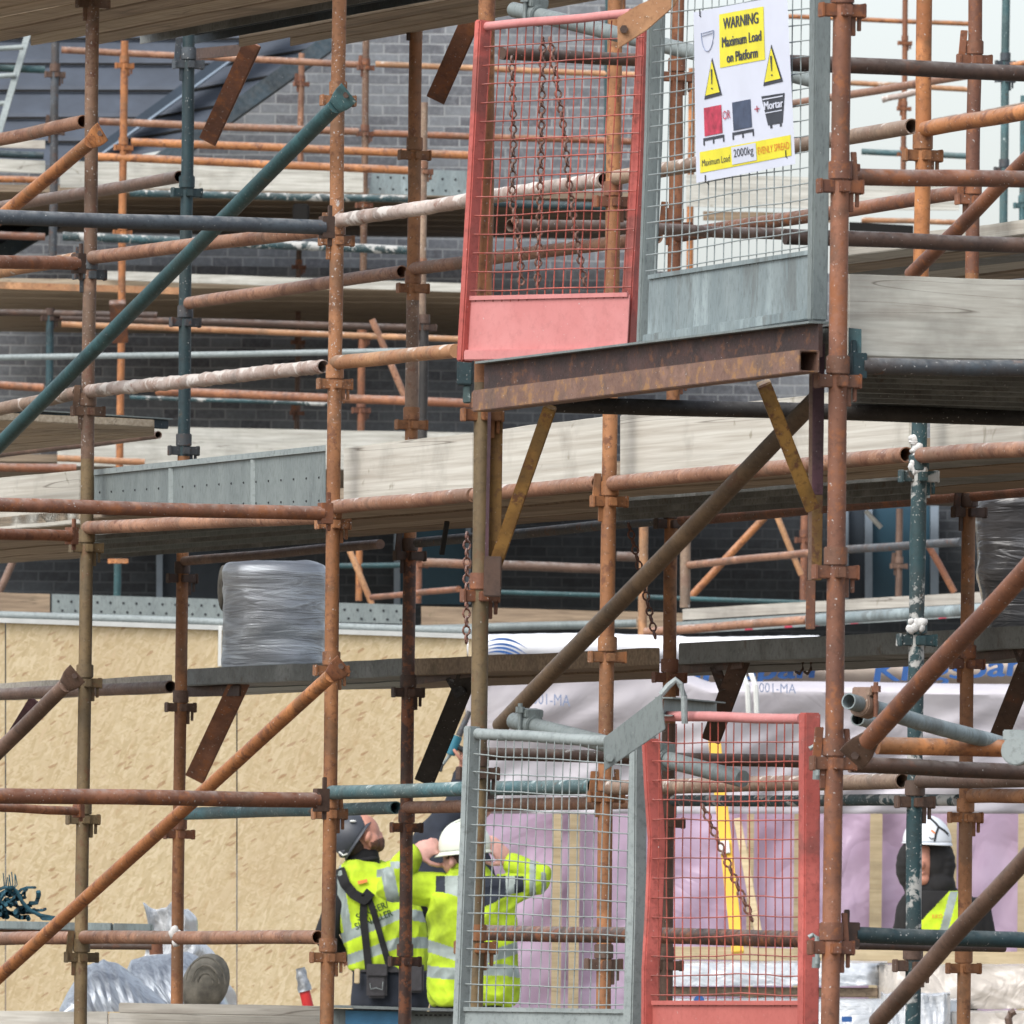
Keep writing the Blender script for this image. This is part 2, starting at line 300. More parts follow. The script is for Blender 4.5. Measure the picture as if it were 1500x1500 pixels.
# ---------- mesh building ----------
def frame(d):
    d = d.normalized(); a = Z3 if abs(d.z) < 0.9 else Vector((0, -1, 0))
    x = d.cross(a).normalized(); y = x.cross(d).normalized()
    return x, y
class MB:
    def __init__(s): s.v = []; s.f = []; s.mi = []
    def add(s, vs, fs, mi=0):
        o = len(s.v); s.v += [Vector(p) for p in vs]; s.f += [tuple(o + i for i in f) for f in fs]; s.mi += [mi] * len(fs); return s
    def box(s, c, ax, ay, az, mi=0):
        """ax, ay, az: half extents as vectors"""
        vs = [c + ax * i + ay * j + az * k for i in (-1, 1) for j in (-1, 1) for k in (-1, 1)]
        return s.add(vs, [(0, 1, 3, 2), (4, 6, 7, 5), (0, 4, 5, 1), (2, 3, 7, 6), (0, 2, 6, 4), (1, 5, 7, 3)], mi)
    def bar(s, p, q, w, h, up=Z3, mi=0):
        d = (q - p); L = d.length; d.normalize(); x = d.cross(up).normalized(); y = x.cross(d).normalized()
        return s.box((p + q) / 2, x * w / 2, d * L / 2, y * h / 2, mi)
    def tube(s, p, q, r, seg=18, r2=None, hollow=(False, False), rings=1, wob=0.0, lump=0.0, mi=0):
        d = q - p; L = d.length; x, y = frame(d); r2 = r if r2 is None else r2
        vs, fs = [], []; sd = random.random() * 50
        n = rings
        for i in range(n + 1):
            t = i / n; c = p + d * t + (x * math.sin(t * 9 + sd) + y * math.cos(t * 7 + sd)) * wob * math.sin(math.pi * t)
            rr = r + (r2 - r) * t
            for k in range(seg):
                a = 2 * math.pi * k / seg; dr = x * math.cos(a) + y * math.sin(a)
                e = 0
                if lump: e = lump * (noise.noise((c + dr * r) * 38 + Vector((sd, 0, 0))) + 0.5 * noise.noise((c + dr * r) * 90))
                vs.append(c + dr * (rr + e))
        for i in range(n):
            for k in range(seg):
                a, b_ = i * seg + k, i * seg + (k + 1) % seg; fs.append((a, b_, b_ + seg, a + seg))
        for end, hol in ((0, hollow[0]), (1, hollow[1])):
            base = 0 if end == 0 else n * seg
            if not hol:
                fs.append(tuple(range(base, base + seg))[::-1] if end == 0 else tuple(range(base, base + seg)))
            else:
                c = p if end == 0 else q; inn = (d.normalized() * (0.12 if end == 0 else -0.12)); o = len(vs); ri = r * 0.84
                for off in (Vector(), inn):
                    for k in range(seg):
                        a = 2 * math.pi * k / seg; vs.append(c + off + (x * math.cos(a) + y * math.sin(a)) * ri)
                for k in range(seg):
                    k2 = (k + 1) % seg
                    fs.append((base + k, base + k2, o + k2, o + k)); fs.append((o + k, o + k2, o + seg + k2, o + seg + k))
                fs.append(tuple(o + seg + k for k in range(seg)))
        return s.add(vs, fs, mi)
    def cyl(s, p, q, r, seg=14, mi=0): return s.tube(p, q, r, seg, mi=mi)
    def slab(s, quad, th, mi=0):
        """quad: 4+ points of one face; thickness vector"""
        n = len(quad); vs = list(quad) + [p + th for p in quad]
        fs = [tuple(range(n)), tuple(range(n, 2 * n))[::-1]] + [(i, i + n, (i + 1) % n + n, (i + 1) % n) for i in range(n)]
        return s.add(vs, fs, mi)
    def path(s, pts, r, seg=6, mi=0, closed=False):
        vs, fs = [], []; n = len(pts)
        for i, p in enumerate(pts):
            d = (pts[(i + 1) % n] - pts[i - 1]) if closed else (pts[min(i + 1, n - 1)] - pts[max(i - 1, 0)])
            x, y = frame(d if d.length > 1e-9 else Z3)
            rr = r[i] if isinstance(r, (list, tuple)) else r
            for k in range(seg):
                a = 2 * math.pi * k / seg; vs.append(p + (x * math.cos(a) + y * math.sin(a)) * rr)
        for i in range(n if closed else n - 1):
            for k in range(seg):
                a, b_ = i * seg + k, i * seg + (k + 1) % seg; j = ((i + 1) % n) * seg
                fs.append((a, b_, j + (k + 1) % seg, j + k))
        if not closed: fs.append(tuple(range(seg))[::-1]); fs.append(tuple((n - 1) * seg + k for k in range(seg)))
        return s.add(vs, fs, mi)
    def ell(s, c, rx, ry, rz, rot=None, nu=20, nv=12, mi=0, v0=0.0, v1=1.0):
        vs, fs = [], []
        for i in range(nv + 1):
            th = math.pi * (v0 + (v1 - v0) * i / nv)
            for k in range(nu):
                a = 2 * math.pi * k / nu
                p = Vector((rx * math.sin(th) * math.cos(a), ry * math.sin(th) * math.sin(a), rz * math.cos(th)))
                vs.append(c + (rot @ p if rot else p))
        for i in range(nv):
            for k in range(nu):
                a, b_ = i * nu + k, i * nu + (k + 1) % nu; fs.append((a, a + nu, b_ + nu, b_))
        return s.add(vs, fs, mi)
    def grid(s, fn, nu, nv, mi=0):
        vs = [fn(i / nu, j / nv) for j in range(nv + 1) for i in range(nu + 1)]; w = nu + 1
        return s.add(vs, [(j * w + i, j * w + i + 1, (j + 1) * w + i + 1, (j + 1) * w + i) for j in range(nv) for i in range(nu)], mi)
    def build(s, name, mats, parent=None, origin=None, smooth=40, bevel=0.0, solid=0.0):
        if parent is not None: o0 = Vector(parent['_o'])
        else: o0 = origin if origin is not None else Vector((sum(v.x for v in s.v) / len(s.v), sum(v.y for v in s.v) / len(s.v), min(v.z for v in s.v)))
        me = bpy.data.meshes.new(name); me.from_pydata([v - o0 for v in s.v], [], s.f); me.update()
        for k in (mats if isinstance(mats, (list, tuple)) else [mats]): me.materials.append(MATS[k])
        for p, i in zip(me.polygons, s.mi): p.material_index = i
        bm = bmesh.new(); bm.from_mesh(me); bmesh.ops.recalc_face_normals(bm, faces=bm.faces)
        if bevel:
            bmesh.ops.bevel(bm, geom=[e for e in bm.edges if e.is_manifold and e.calc_face_angle(0) > 0.6], offset=bevel, segments=2, affect='EDGES', clamp_overlap=True)
        bm.to_mesh(me); bm.free()
        if smooth:
            me.polygons.foreach_set('use_smooth', [True] * len(me.polygons)); me.set_sharp_from_angle(angle=math.radians(smooth))
        o = bpy.data.objects.new(name, me); COL.objects.link(o)
        if parent is not None: o.parent = parent
        else: o.location = o0
        if solid:
            md = o.modifiers.new('thickness', 'SOLIDIFY'); md.thickness = solid
        o['_o'] = tuple(o0)
        return o
def tag(o, label, cat, group=None, kind=None):
    if label: o['label'] = label
    if cat: o['category'] = cat
    if group: o['group'] = group
    if kind: o['kind'] = kind
    return o
def thing(name, label, cat, loc, group=None):
    o = bpy.data.objects.new(name, None); COL.objects.link(o); o.location = loc; o.empty_display_size = 0.1; o['_o'] = tuple(loc)
    return tag(o, label, cat, group)
def text2d(s, w=1.0, h=1.0, sp=1.0):
    cu = bpy.data.curves.new('t', 'FONT'); cu.body = s; cu.space_character = sp; cu.resolution_u = 3
    ob = bpy.data.objects.new('t', cu); COL.objects.link(ob)
    bpy.context.view_layer.update(); me = bpy.data.meshes.new_from_object(ob.evaluated_get(bpy.context.evaluated_depsgraph_get()))
    vs = [v.co.copy() for v in me.vertices]; fs = [tuple(p.vertices) for p in me.polygons]
    bpy.data.objects.remove(ob); bpy.data.curves.remove(cu); bpy.data.meshes.remove(me)
    x0, x1 = min(v.x for v in vs), max(v.x for v in vs); y0, y1 = min(v.y for v in vs), max(v.y for v in vs)
    return [((v.x - x0) / (x1 - x0) * w, (v.y - y0) / (y1 - y0) * h) for v in vs], fs
# ---------- scaffold pieces ----------
def coupler(parent, px, py, s, mat, k=1.0, wl=None, wr=False, hook=True, bar=1.0, name='wedge_coupler', mat2=None):
    c = P(px, py, s); m = MB()
    m.tube(c + Z3 * 0.012 * k, c + Z3 * 0.060 * k, 0.031 * k, 16)
    m.box(c - Z3 * 0.006, B3 * 0.058 * k * bar, A3 * 0.014, Z3 * 0.017 * k)
    m.box(c - Z3 * 0.0075, A3 * 0.046 * k, B3 * 0.012, Z3 * 0.0145 * k)
    for sg in (-1, 1):
        m.box(c + B3 * sg * 0.058 * k * bar - Z3 * 0.006, B3 * 0.0035, A3 * 0.02, Z3 * 0.0195 * k)
    m.build(name, mat, parent, bevel=0.0025)
    w = MB(); rg = random.Random(int(px * 7 + py))
    if wl is None: wl = rg.random() < .45
    if wl:
        e = c - B3 * 0.044 * k; w.box(e + Z3 * (0.03 + rg.random() * .02) * k, B3 * 0.012, A3 * 0.004, Z3 * 0.045 * k + B3 * 0.004)
    if wr:
        e = c + B3 * 0.04 * k; w.box(e + Z3 * 0.035 * k, B3 * 0.008, A3 * 0.004, Z3 * 0.05 * k - B3 * 0.004)
    if hook:
        e = c + B3 * (0.03 if not wl else -0.03) * k
        w.box(e - Z3 * 0.045 * k, B3 * 0.007, A3 * 0.005, Z3 * 0.026 * k)
        w.box(e + B3 * 0.018 - Z3 * 0.038 * k, B3 * 0.005, A3 * 0.005, Z3 * 0.02 * k)
    if w.v: w.build('wedge', mat2 or mat, parent, bevel=0.0015)

def standard(label, s, x, yref, ytop, ybot, mat, nodes=(), w=None, name='scaffold_standard', segs=None, group='upright scaffold standards', k=1.0, to_ground=False, nodemat=None, hollow=True):
    """x, yref: where it is seen; a plumb tube from ytop to ybot. segs: [(y_from, y_to, material)] for lengths of other colour"""
    base = P(x, yref, s); Y = base.y; zt = ZC + (ray(x, ytop)[1]) * Y / F; zb = 0.0 if to_ground else ZC + ray(x, ybot)[1] * Y / F
    r = (w * Y / F / 2) if w else 0.02415
    at = lambda y: Vector((base.x, base.y, ZC + ray(x, y)[1] * Y / F))
    t = thing(name, label, 'scaffold pole', Vector((base.x, base.y, zb)), group)
    cuts = segs or [(ytop, ybot, mat)]
    for i, (a, b, mt) in enumerate(cuts):
        p, q = at(b), at(a)
        if i == len(cuts) - 1: p = Vector((base.x, base.y, zb))
        if i == 0: q = Vector((base.x, base.y, zt))
        L = (q - p).length
        MB().tube(p, q, r * (1.0 if i % 2 == 0 else 0.985), 20, rings=max(2, int(L / 0.12)), wob=0.002, lump=0.0022 if 'plaster' in mt else 0.0005, hollow=(False, hollow and i == 0)).build('tube', mt, t)
    for nd in nodes:
        kw = {}
        if isinstance(nd, tuple): nd, kw = nd
        px = x + (yref - nd) * RO
        coupler(t, px, nd, -Y, kw.pop('mat', nodemat or mat), k * (r / 0.02415), **kw)
    return t

def rail(label, p, q, s, mat, s2=None, w=None, name='ledger', group=None, cat='scaffold tube', holl=(False, False), fit=None, lump=0.0, seg=18, fitmat=None, wob=0.002):
    """a tube from pixel p at depth s to pixel q at depth s2"""
    a = P(p[0], p[1], s); b = P(q[0], q[1], s if s2 is None else s2); mid = (a + b) / 2
    r = (w * mid.y / F / 2) if w else 0.02415
    t = thing(name, label, cat, min(a, b, key=lambda v: v.z), group)
    L = (b - a).length
    MB().tube(a, b, r, seg, rings=max(2, int(L / (0.03 if lump else 0.15))), wob=wob, lump=lump or 0.0004, hollow=holl).build('tube', mat, t)
    if fit:
        for e, sg in ((a, 1), (b, -1)):
            if (sg == 1 and 'a' in fit) or (sg == -1 and 'b' in fit):
                d = (b - a).normalized() * sg; k = r / 0.02415; m = MB()
                c = e - d * 0.012
                m.box(c, d * 0.022 * k, Z3 * 0.036 * k, d.cross(Z3) * 0.018)
                m.box(c - d * 0.012 + Z3 * 0.006, d * 0.007, Z3 * 0.066 * k, d.cross(Z3) * 0.006)
                m.build('end_clamp', fitmat or mat, t, bevel=0.002)
    return t

def brace(label, p, q, s, mat, s2=None, w=None, platemat=None, ends='a', group=None, wide=1.5):
    a = P(p[0], p[1], s); b = P(q[0], q[1], s if s2 is None else s2)
    r = (w * ((a.y + b.y) / 2) / F / 2) if w else 0.02415
    d = (b - a).normalized(); t = thing('diagonal_brace', label, 'scaffold brace', min(a, b, key=lambda v: v.z), group)
    aa = a + d * 0.10 if 'a' in ends else a; bb = b - d * 0.10 if 'b' in ends else b
    MB().tube(aa, bb, r, 20, rings=max(2, int((bb - aa).length / 0.15)), wob=0.002, lump=0.0004).build('tube', mat, t)
    for e, k, dd in ((a, 'a', d), (b, 'b', -d)):
        if k not in ends: continue
        n = d.cross(Vector((0, 1, 0))).normalized(); back = d.cross(n)
        m = MB(); seg = 20; vs = []; fs = []
        for i, (t_, wy, wz) in enumerate(((0.115, 1, 1), (0.085, 1.18, 0.75), (0.055, 1.4, 0.36), (0.02, 1.5, 0.24), (-0.03, 1.5, 0.24))):
            c = e + dd * t_ - Vector((0, 1, 0)) * 0.01
            for k2 in range(seg):
                an = 2 * math.pi * k2 / seg; ca, sa = math.cos(an), math.sin(an)
                pw = 0.55
                ca = math.copysign(abs(ca) ** (1 - (1 - pw) * min(1, i / 3)), ca); sa = math.copysign(abs(sa) ** (1 - (1 - pw) * min(1, i / 3)), sa)
                vs.append(c + n * ca * r * wy + Vector((0, 1, 0)) * sa * r * wz)
            if i:
                for k2 in range(seg):
                    x0, x1 = (i - 1) * seg + k2, (i - 1) * seg + (k2 + 1) % seg; fs.append((x0, x1, x1 + seg, x0 + seg))
        fs.append(tuple(range(seg))); fs.append(tuple(4 * seg + i for i in range(seg))); m.add(vs, fs)
        m.build('flattened_end', platemat or mat, t)
        c = e - Vector((0, 1, 0)) * 0.018
        MB().tube(c, c - Vector((0, 1, 0)) * 0.012, 0.011, 6).build('bolt', 'rust_dark', t)
    return t

def board(label, quad, th, mat, name='scaffold_board', cat='board', group=None, bevel=0.003, rag=0.0):
    """quad: four world points of the face; th: thickness vector"""
    m = MB(); a, b, c, d = quad; n = 14
    def fn(u, v, off):
        p = (a * (1 - u) + b * u) * (1 - v) + (d * (1 - u) + c * u) * v
        w = (noise.noise(p * 2.3) * 0.004 + noise.noise(p * 9) * 0.0015)
        return p + off + Z3 * w
    vs = []; 
    for i in range(n + 1):
        u = i / n
        vs += [fn(u, 0, Vector()), fn(u, 1, Vector()), fn(u, 1, th), fn(u, 0, th)]
    fs = [(0, 1, 2, 3), tuple(4 * n + i for i in (3, 2, 1, 0))]
    for i in range(n):
        for k in range(4): fs.append((4 * i + k, 4 * i + (k + 1) % 4, 4 * i + 4 + (k + 1) % 4, 4 * i + 4 + k))
    m.add(vs, fs)
    return tag(m.build(name, mat, bevel=bevel), label, cat, group)

def deck(x0, x1, c0, c1, Z, n, mats, label, group, th=0.04, name='scaffold_board', gap=0.012, ribs=False, xs=None):
    """n boards side by side between two scaffold rows, each a thing of its own; seen from beneath"""
    for i in range(n):
        a0 = c0 + (c1 - c0) * i / n; a1 = c0 + (c1 - c0) * (i + 1) / n - gap * 3
        xa = xs[i] if xs else x0
        mt = mats[i % len(mats)]; dz = random.uniform(-0.004, 0.004)
        if not ribs:
            board(label, (Q(xa, a0, Z + dz), Q(x1, a0, Z + dz), Q(x1, a1, Z + dz), Q(xa, a1, Z + dz)), Z3 * th, mt, name=name, group=group)
        else:
            t = thing('steel_plank', label, 'board', Q(xa, a0, Z), group)
            q = (Q(xa, a0, Z + 0.045), Q(x1, a0, Z + 0.045), Q(x1, a1, Z + 0.045), Q(xa, a1, Z + 0.045))
            MB().slab(q, Z3 * 0.004).build('plank_top', mt, t, smooth=0)
            for c in (a0 + 0.01, a1 - 0.03):
                MB().slab((Q(xa, c, Z), Q(x1, c, Z), Q(x1, c, Z + 0.0445), Q(xa, c, Z + 0.0445)), B3 * 0.004).build('side_flange', mt, t, smooth=0)
            MB().slab((Q(xa, (a0 + a1) / 2 - .04, Z + 0.02), Q(x1, (a0 + a1) / 2 - .04, Z + 0.02), Q(x1, (a0 + a1) / 2 + .04, Z + 0.02), Q(xa, (a0 + a1) / 2 + .04, Z + 0.02)), Z3 * 0.024).build('middle_rib', mt, t, smooth=0)

R0, R1, R2 = 36.0, 41.64, 46.2
U = 'uprights of the near scaffold'
# row nearest the camera, carrying the loading gates
standard('olive and orange brown upright behind the pink gate hinge and the grey lower gate', R0, 701, 1060, -60, 1500, 'tan', [605, (870, dict(mat='rust', bar=0.9)), (1130, dict(mat='rust_dark')), 1385],
         segs=[(-60, 560, 'tan'), (560, 1500, 'olive')], group=U, to_ground=True)
standard('thick rust brown upright standing between both gates and the grey toe board', R0, 1225, 750, -60, 1500, 'rust', [12, (270, dict(wr=True)), 555, (835, dict(wl=False)), (1115, dict(wr=True)), (1385, dict(wr=True))],
         group=U, to_ground=True, w=27.3)
# main row
standard('cement spotted brown upright that the short orange brace bolts to', R1, 127, 760, -60, 1500, 'olive_speck', [2, (400, dict(mat='slate_mix')), 600, (800, dict(mat='olive')), (998, dict(mat='olive')), (1198, dict(mat='olive')), (1400, dict(mat='olive'))],
         segs=[(-60, 672, 'olive_speck'), (672, 1500, 'olive')], group=U, to_ground=True)
standard('orange tan upright holding the flattened top of the long teal brace', R1, 488, 750, -60, 1500, 'tan_speck', [(145, dict(wl=False, hook=False)), 350, 560, (765, {}), (980, dict(wl=False)), (1190, dict(wr=True)), 1400],
         segs=[(-60, 620, 'tan_speck'), (620, 1500, 'tan')], group=U, to_ground=True)
standard('orange brown upright rising between two pale toe boards past the olive brace', R1, 891, 850, -60, 1500, 'tan', [(293, dict(mat='rust')), (512, {}), (732, {}), (960, dict(wl=False, hook=False)), (1165, dict(wr=True)), (1410, dict(wl=False, mat='umber'))],
         group=U, to_ground=True)
standard('upright orange above the deck and plaster caked teal below it', R1, 1344, 850, -60, 1500, 'tan', [(225, dict(wl=False)), (455, dict(mat='umber')), (695, dict(mat='teal_plaster', wl=False)), (935, dict(mat='teal_plaster', wl=False, hook=False)), (1172, dict(mat='umber')), (1412, dict(mat='umber', wl=False))],
         segs=[(-60, 560, 'orange'), (560, 1500, 'teal_plaster')], group=U, to_ground=True)
# inner row
standard('dark teal upright under the top deck meeting an orange brown lower length', R2, 268, 750, 40, 1500, 'teal_dark', [(92, dict(mat='slate_mix')), (280, dict(hook=False, wl=False)), (470, dict(mat='slate_mix', wl=False, hook=False)), (658, dict(mat='slate_mix')), (845, dict(mat='rust_dark')), (1034, dict(mat='umber')), (1220, dict(mat='rust', wl=False, hook=False))],
         segs=[(40, 668, 'teal_dark'), (668, 1330, 'tan')], group=U, to_ground=True)
standard('upright with white flaked paint above and dark rust below beside the three workers', R2, 601, 750, -60, 1500, 'tan', [(32, dict(mat='rust_dark')), (225, dict(wl=False, hook=False)), (420, dict(wl=False, hook=False)), (620, dict(wl=False, hook=False)), (812, dict(mat='rust_dark')), (1012, dict(mat='rust_dark')), (1210, dict(mat='rust_flake', wl=False, hook=False)), (1406, dict(mat='rust_flake', wl=False, hook=False))],
         segs=[(-60, 440, 'tan'), (440, 530, 'olive_speck'), (530, 612, 'plaster_thin'), (612, 790, 'tan'), (790, 1500, 'rust_flake')], group=U, to_ground=True)
standard('brown upright seen through the grey upper gate and the red lower gate', R2, 982, 880, -60, 1500, 'tan', [(110, dict(mat='rust')), (330, dict(mat='rust')), (548, dict(mat='rust')), (765, dict(mat='rust_dark')), (990, dict(mat='rust')), (1203, dict(mat='umber', wl=False, hook=False)), (1412, dict(mat='umber', wl=False, hook=False))],
         segs=[(-60, 440, 'rust_bright'), (440, 1060, 'tan'), (1060, 1500, 'umber')], group=U, to_ground=True)
standard('stout orange brown upright next to the black wrapped pallet', R2, 1418, 880, -60, 1500, 'rust', [(85, dict(mat='rust')), (290, dict(mat='rust')), (525, dict(mat='rust_dark')), (748, dict(mat='rust_dark')), (970, {}), (1195, dict(mat='tan')), (1416, dict(mat='tan', wl=False, hook=False))],
         segs=[(-60, 400, 'rust'), (400, 1500, 'tan')], group=U, to_ground=True, w=20.5)

# ---------- ledgers that run along the scaffold and away to the left ----------
L = 'ledgers running along the near scaffold'
rail('pale pinkish tube with white drips ending open just above the orange brace', (-60, 217), (122, 178), R1, 'rose', holl=(0, 1), group=L)
rail('grey brown tube ending open against the dark teal upright', (-60, 314), (263, 259), R2, 'umber', holl=(0, 1), group=L)
rail('salmon tan tube passing behind the long teal brace under the slate coloured tube', (136, 377), (479, 336), R1, 'rose', holl=(0, 1), group=L)
rail('short pinkish ledger below the dark red transom', (-60, 408), (112, 379), R1, 'orange_pale', holl=(0, 1), group=L)
rail('brownish pink tube from the teal upright to the white flaked upright', (277, 444), (589, 398), R2, 'rose', holl=(0, 1), group=L)
rail('brown ledger running from the flaked upright in behind the pink gate', (605, 394), (962, 347), R2, 'rose', holl=(0, 1), group=L)
rail('rust brown ledger seen through the lower mesh of the grey upper gate', (995, 345), (1412, 281), R2, 'rust', holl=(0, 1), group=L)
rail('white plastered handrail from the orange tan upright to behind the pink gate', (497, 323), (885, 263), R1, 'plaster', holl=(0, 1), lump=0.0035, group=L)
rail('buff tube crossing behind the warning sign to the orange upright', (903, 260), (1336, 185), R1, 'plaster_thin', holl=(0, 1), group=L)
rail('clean orange ledger leaving the orange upright against the sky', (1356, 189), (1560, 153), R1, 'orange', group=L)
rail('thickly plastered white handrail crossing above the galvanised toe plate', (130, 573), (474, 537), R1, 'plaster', holl=(0, 1), lump=0.005, group=L)
rail('plaster streaked grey handrail passing behind the long teal brace', (-60, 613), (115, 575), R1, 'plaster_thin', holl=(0, 1), lump=0.002, group=L)
rail('plain tan handrail ending at the dark green clamp below the pink gate', (492, 531), (668, 514), R1, 'orange_pale', group=L)
rail('rusty ledger under the galvanised toe plate', (128, 773), (481, 757), R1, 'rose', holl=(0, 0), group=L)
rail('mottled rusty ledger under the first pale toe board', (490, 743), (693, 725), R1, 'rose', group=L)
rail('worn pink brown ledger below the toe board behind the yellow strut', (697, 725), (876, 707), R1, 'rose', holl=(0, 1), group=L)
rail('rose brown ledger with a white paint band under the cracked toe board', (898, 708), (1328, 666), R1, 'rose', holl=(0, 1), group=L)
rail('rust ledger leaving the plaster caked upright below a pale toe board', (1350, 667), (1560, 653), R1, 'rose', group=L)
rail('brown under deck ledger above the foil wrapped roll', (270, 822), (557, 797), R2, 'umber', holl=(0, 0), group=L, w=14)
rail('grey green under deck ledger between the dark rusty and orange brown uprights', (612, 795), (968, 762), R2, 'slate_mix', group=L, w=15)
rail('red brown ledger beneath the deck over the shade coloured brick', (1000, 762), (1410, 726), R2, 'rust', group=L, w=18)
rail('short dark ledger under the deck beside the black wrapped pallet', (1428, 726), (1560, 712), R2, 'rust', group=L, w=18)
rail('grey brown ledger across the chipboard below the timber hop up board', (-60, 1020), (250, 1006), R2, 'umber', holl=(0, 1), group=L)
rail('teal grey ledger low across the chipboard under the brown guard rail', (272, 1192), (580, 1183), R2, 'teal_worn', holl=(0, 1), group=L)
rail('brown ledger crossing in front of the white helmet', (596, 1183), (968, 1174), R2, 'rose', group=L, w=19)
rail('blackened ledger with white splashes seen through the red lower gate', (988, 1173), (1404, 1172), R2, 'teal_plaster', group=L, w=17)
rail('orange ledger leaving the stout upright above the hooded worker', (1424, 1166), (1560, 1165), R2, 'tan', group=L)
rail('chalky teal guard rail above the capped worker', (485, 1161), (868, 1152), R1, 'teal_worn', holl=(0, 1), group=L)
rail('brown guard rail with cement on its open end above the white helmet', (893, 1154), (1322, 1144), R1, 'plaster_thin', holl=(0, 1), group=L)
rail('dull mauve brown guard rail leaving the plaster caked upright', (1350, 1143), (1560, 1142), R1, 'umber', group=L)
rail('short rusty lower ledger ending open beside the olive upright', (-60, 1375), (106, 1374), R1, 'rose', holl=(0, 1), group=L)
rail('rusty lower ledger carrying a white cement lump above the foil rolls', (124, 1373), (466, 1373), R1, 'rose', holl=(0, 1), group=L)
rail('dark rusty lower ledger seen through both lower gates', (705, 1366), (1196, 1376), R0 + 1.2, 'rust_flake', s2=R0 + .9, w=24, group=L)

# ---------- transoms that cross the scaffold, nearly square to the view ----------
T = 'transoms crossing the near scaffold'
rail('slate blue tube fading to brown across the middle of the long teal brace', (-60, 316), (474, 333), -42.3, 'slate_tube', s2=-42.95, w=22, fit='b', fitmat='rust_dark', group=T)
rail('dark red transom clamped to the cement spotted upright', (-60, 382), (112, 386), -44.6, 'rust', s2=-45.1, w=20, fit='b', fitmat='rust_dark', group=T)
rail('long rust and olive transom below the galvanised toe plate', (-60, 738), (472, 752), -42.3, 'rust', s2=-42.95, w=21, fit='b', fitmat='rust', group=T)
rail('pitted rusty transom above the chipboard wall with a short clamp', (-60, 780), (102, 785), -44.7, 'rust_bright', s2=-45.2, w=17, fit='b', fitmat='rust', group=T)
rail('mauve brown guard rail crossing the whole chipboard wall', (-60, 1165), (466, 1172), -42.3, 'rust', s2=-42.95, w=23, fit='b', fitmat='rust_dark', group=T)
rail('thin rusty tube right under the mauve brown guard rail', (-60, 1181), (112, 1188), -44.7, 'rust_bright', s2=-45.2, w=13, fit='b', fitmat='rust', group=T)
rail('dark brown transom against the sky level with the warning sign', (1150, 92), (1560, 110), -34.75, 'rust_dark', s2=-35.05, w=24, group=T)
rail('wine coloured transom clamped to the rust upright above the toe board', (1252, 259), (1560, 264), -33.9, 'rust', s2=-34.15, w=25, fit='a', fitmat='rust', group=T)
rail('brown transom just above the large grey toe board', (1150, 347), (1560, 361), -34.75, 'rust_dark', s2=-35.05, w=23, group=T)
rail('black tube running under the loading platform beam', (800, 592), (1560, 614), -36.5, 'black_steel', s2=-37.1, w=24, group=T)
rail('grey and rust stained tube along the bottom of the large grey toe board', (1262, 536), (1560, 541), -33.85, 'slate_mix', s2=-34.1, w=25, fit='a', fitmat='teal_dark', group=T)
rail('short orange tube ending at the galvanised swivel clamp', (1285, 1092), (1492, 1097), -33.95, 'orange', s2=-34.1, w=26, group=T)
rail('dark wine transom under the short orange tube', (1245, 1120), (1560, 1133), -34.2, 'rust_dark', s2=-34.45, w=24, group=T)
rail('dark transom seen through the top of both lower gates', (700, 1104), (1200, 1116), -36.9, 'rust_dark', s2=-37.25, w=19, group=T)
rail('dark teal guard rail in front of the hooded worker', (1252, 1369), (1560, 1380), -33.9, 'teal_dark', s2=-34.15, w=24, fit='a', fitmat='rust_dark', group=T)
rail('brown tube hidden just below the dark teal guard rail', (1255, 1385), (1470, 1389), -36.5, 'rust_dark', s2=-37, w=12, group=T)
rail('dark tube seen through the top of the pink gate', (735, 78), (944, 88), -36.9, 'rust_dark', s2=-37.25, w=19, group=T)
rail('brown tube seen through the middle of the pink gate', (748, 330), (925, 333), -43.5, 'umber', s2=-44, w=19, holl=(1, 0), group=T)
rail('brown tube seen through the mesh under the warning sign', (955, 335), (1186, 345), -41, 'umber', s2=-42, w=17, group=T)

# ---------- braces ----------
D = 'diagonal braces on the near scaffold'
brace('long teal brace falling across the near bays', (507, 140), (-45, 696), R1 - .35, 'teal', w=22.5, platemat='teal_worn', group=D)
brace('short orange brace bolted beside the open pale pinkish tube', (147, 196), (-50, 360), R1 - .3, 'orange', w=20, group=D)
brace('long orange brace running down over the chipboard wall', (500, 976), (-50, 1475), R1 - .35, 'orange', w=20, platemat='rust_bright', group=D)
brace('short brown brace bolted near the hop up board end', (110, 990), (-50, 1148), R1 - .3, 'umber', w=22, group=D)
brace('thick olive brown brace rising behind the yellow strut', (1195, 585), (733, 1063), R0 + 1.2, 'brace_brown', w=26, ends='', group=D)
brace('thick red brown brace with a big buff flattened foot', (1252, 1107), (1560, 772), R0 - .5, 'rust', w=30, platemat='umber', group=D)
brace('dark brown brace at the bottom corner with plaster scrapes', (1285, 1497), (1560, 1193), R0 - .4, 'umber', w=27, ends='', group=D)
brace('brown brace climbing past the dark teal upright into the sky', (1335, 402), (1560, 178), R1 - .6, 'rust', w=22, ends='', group=D)

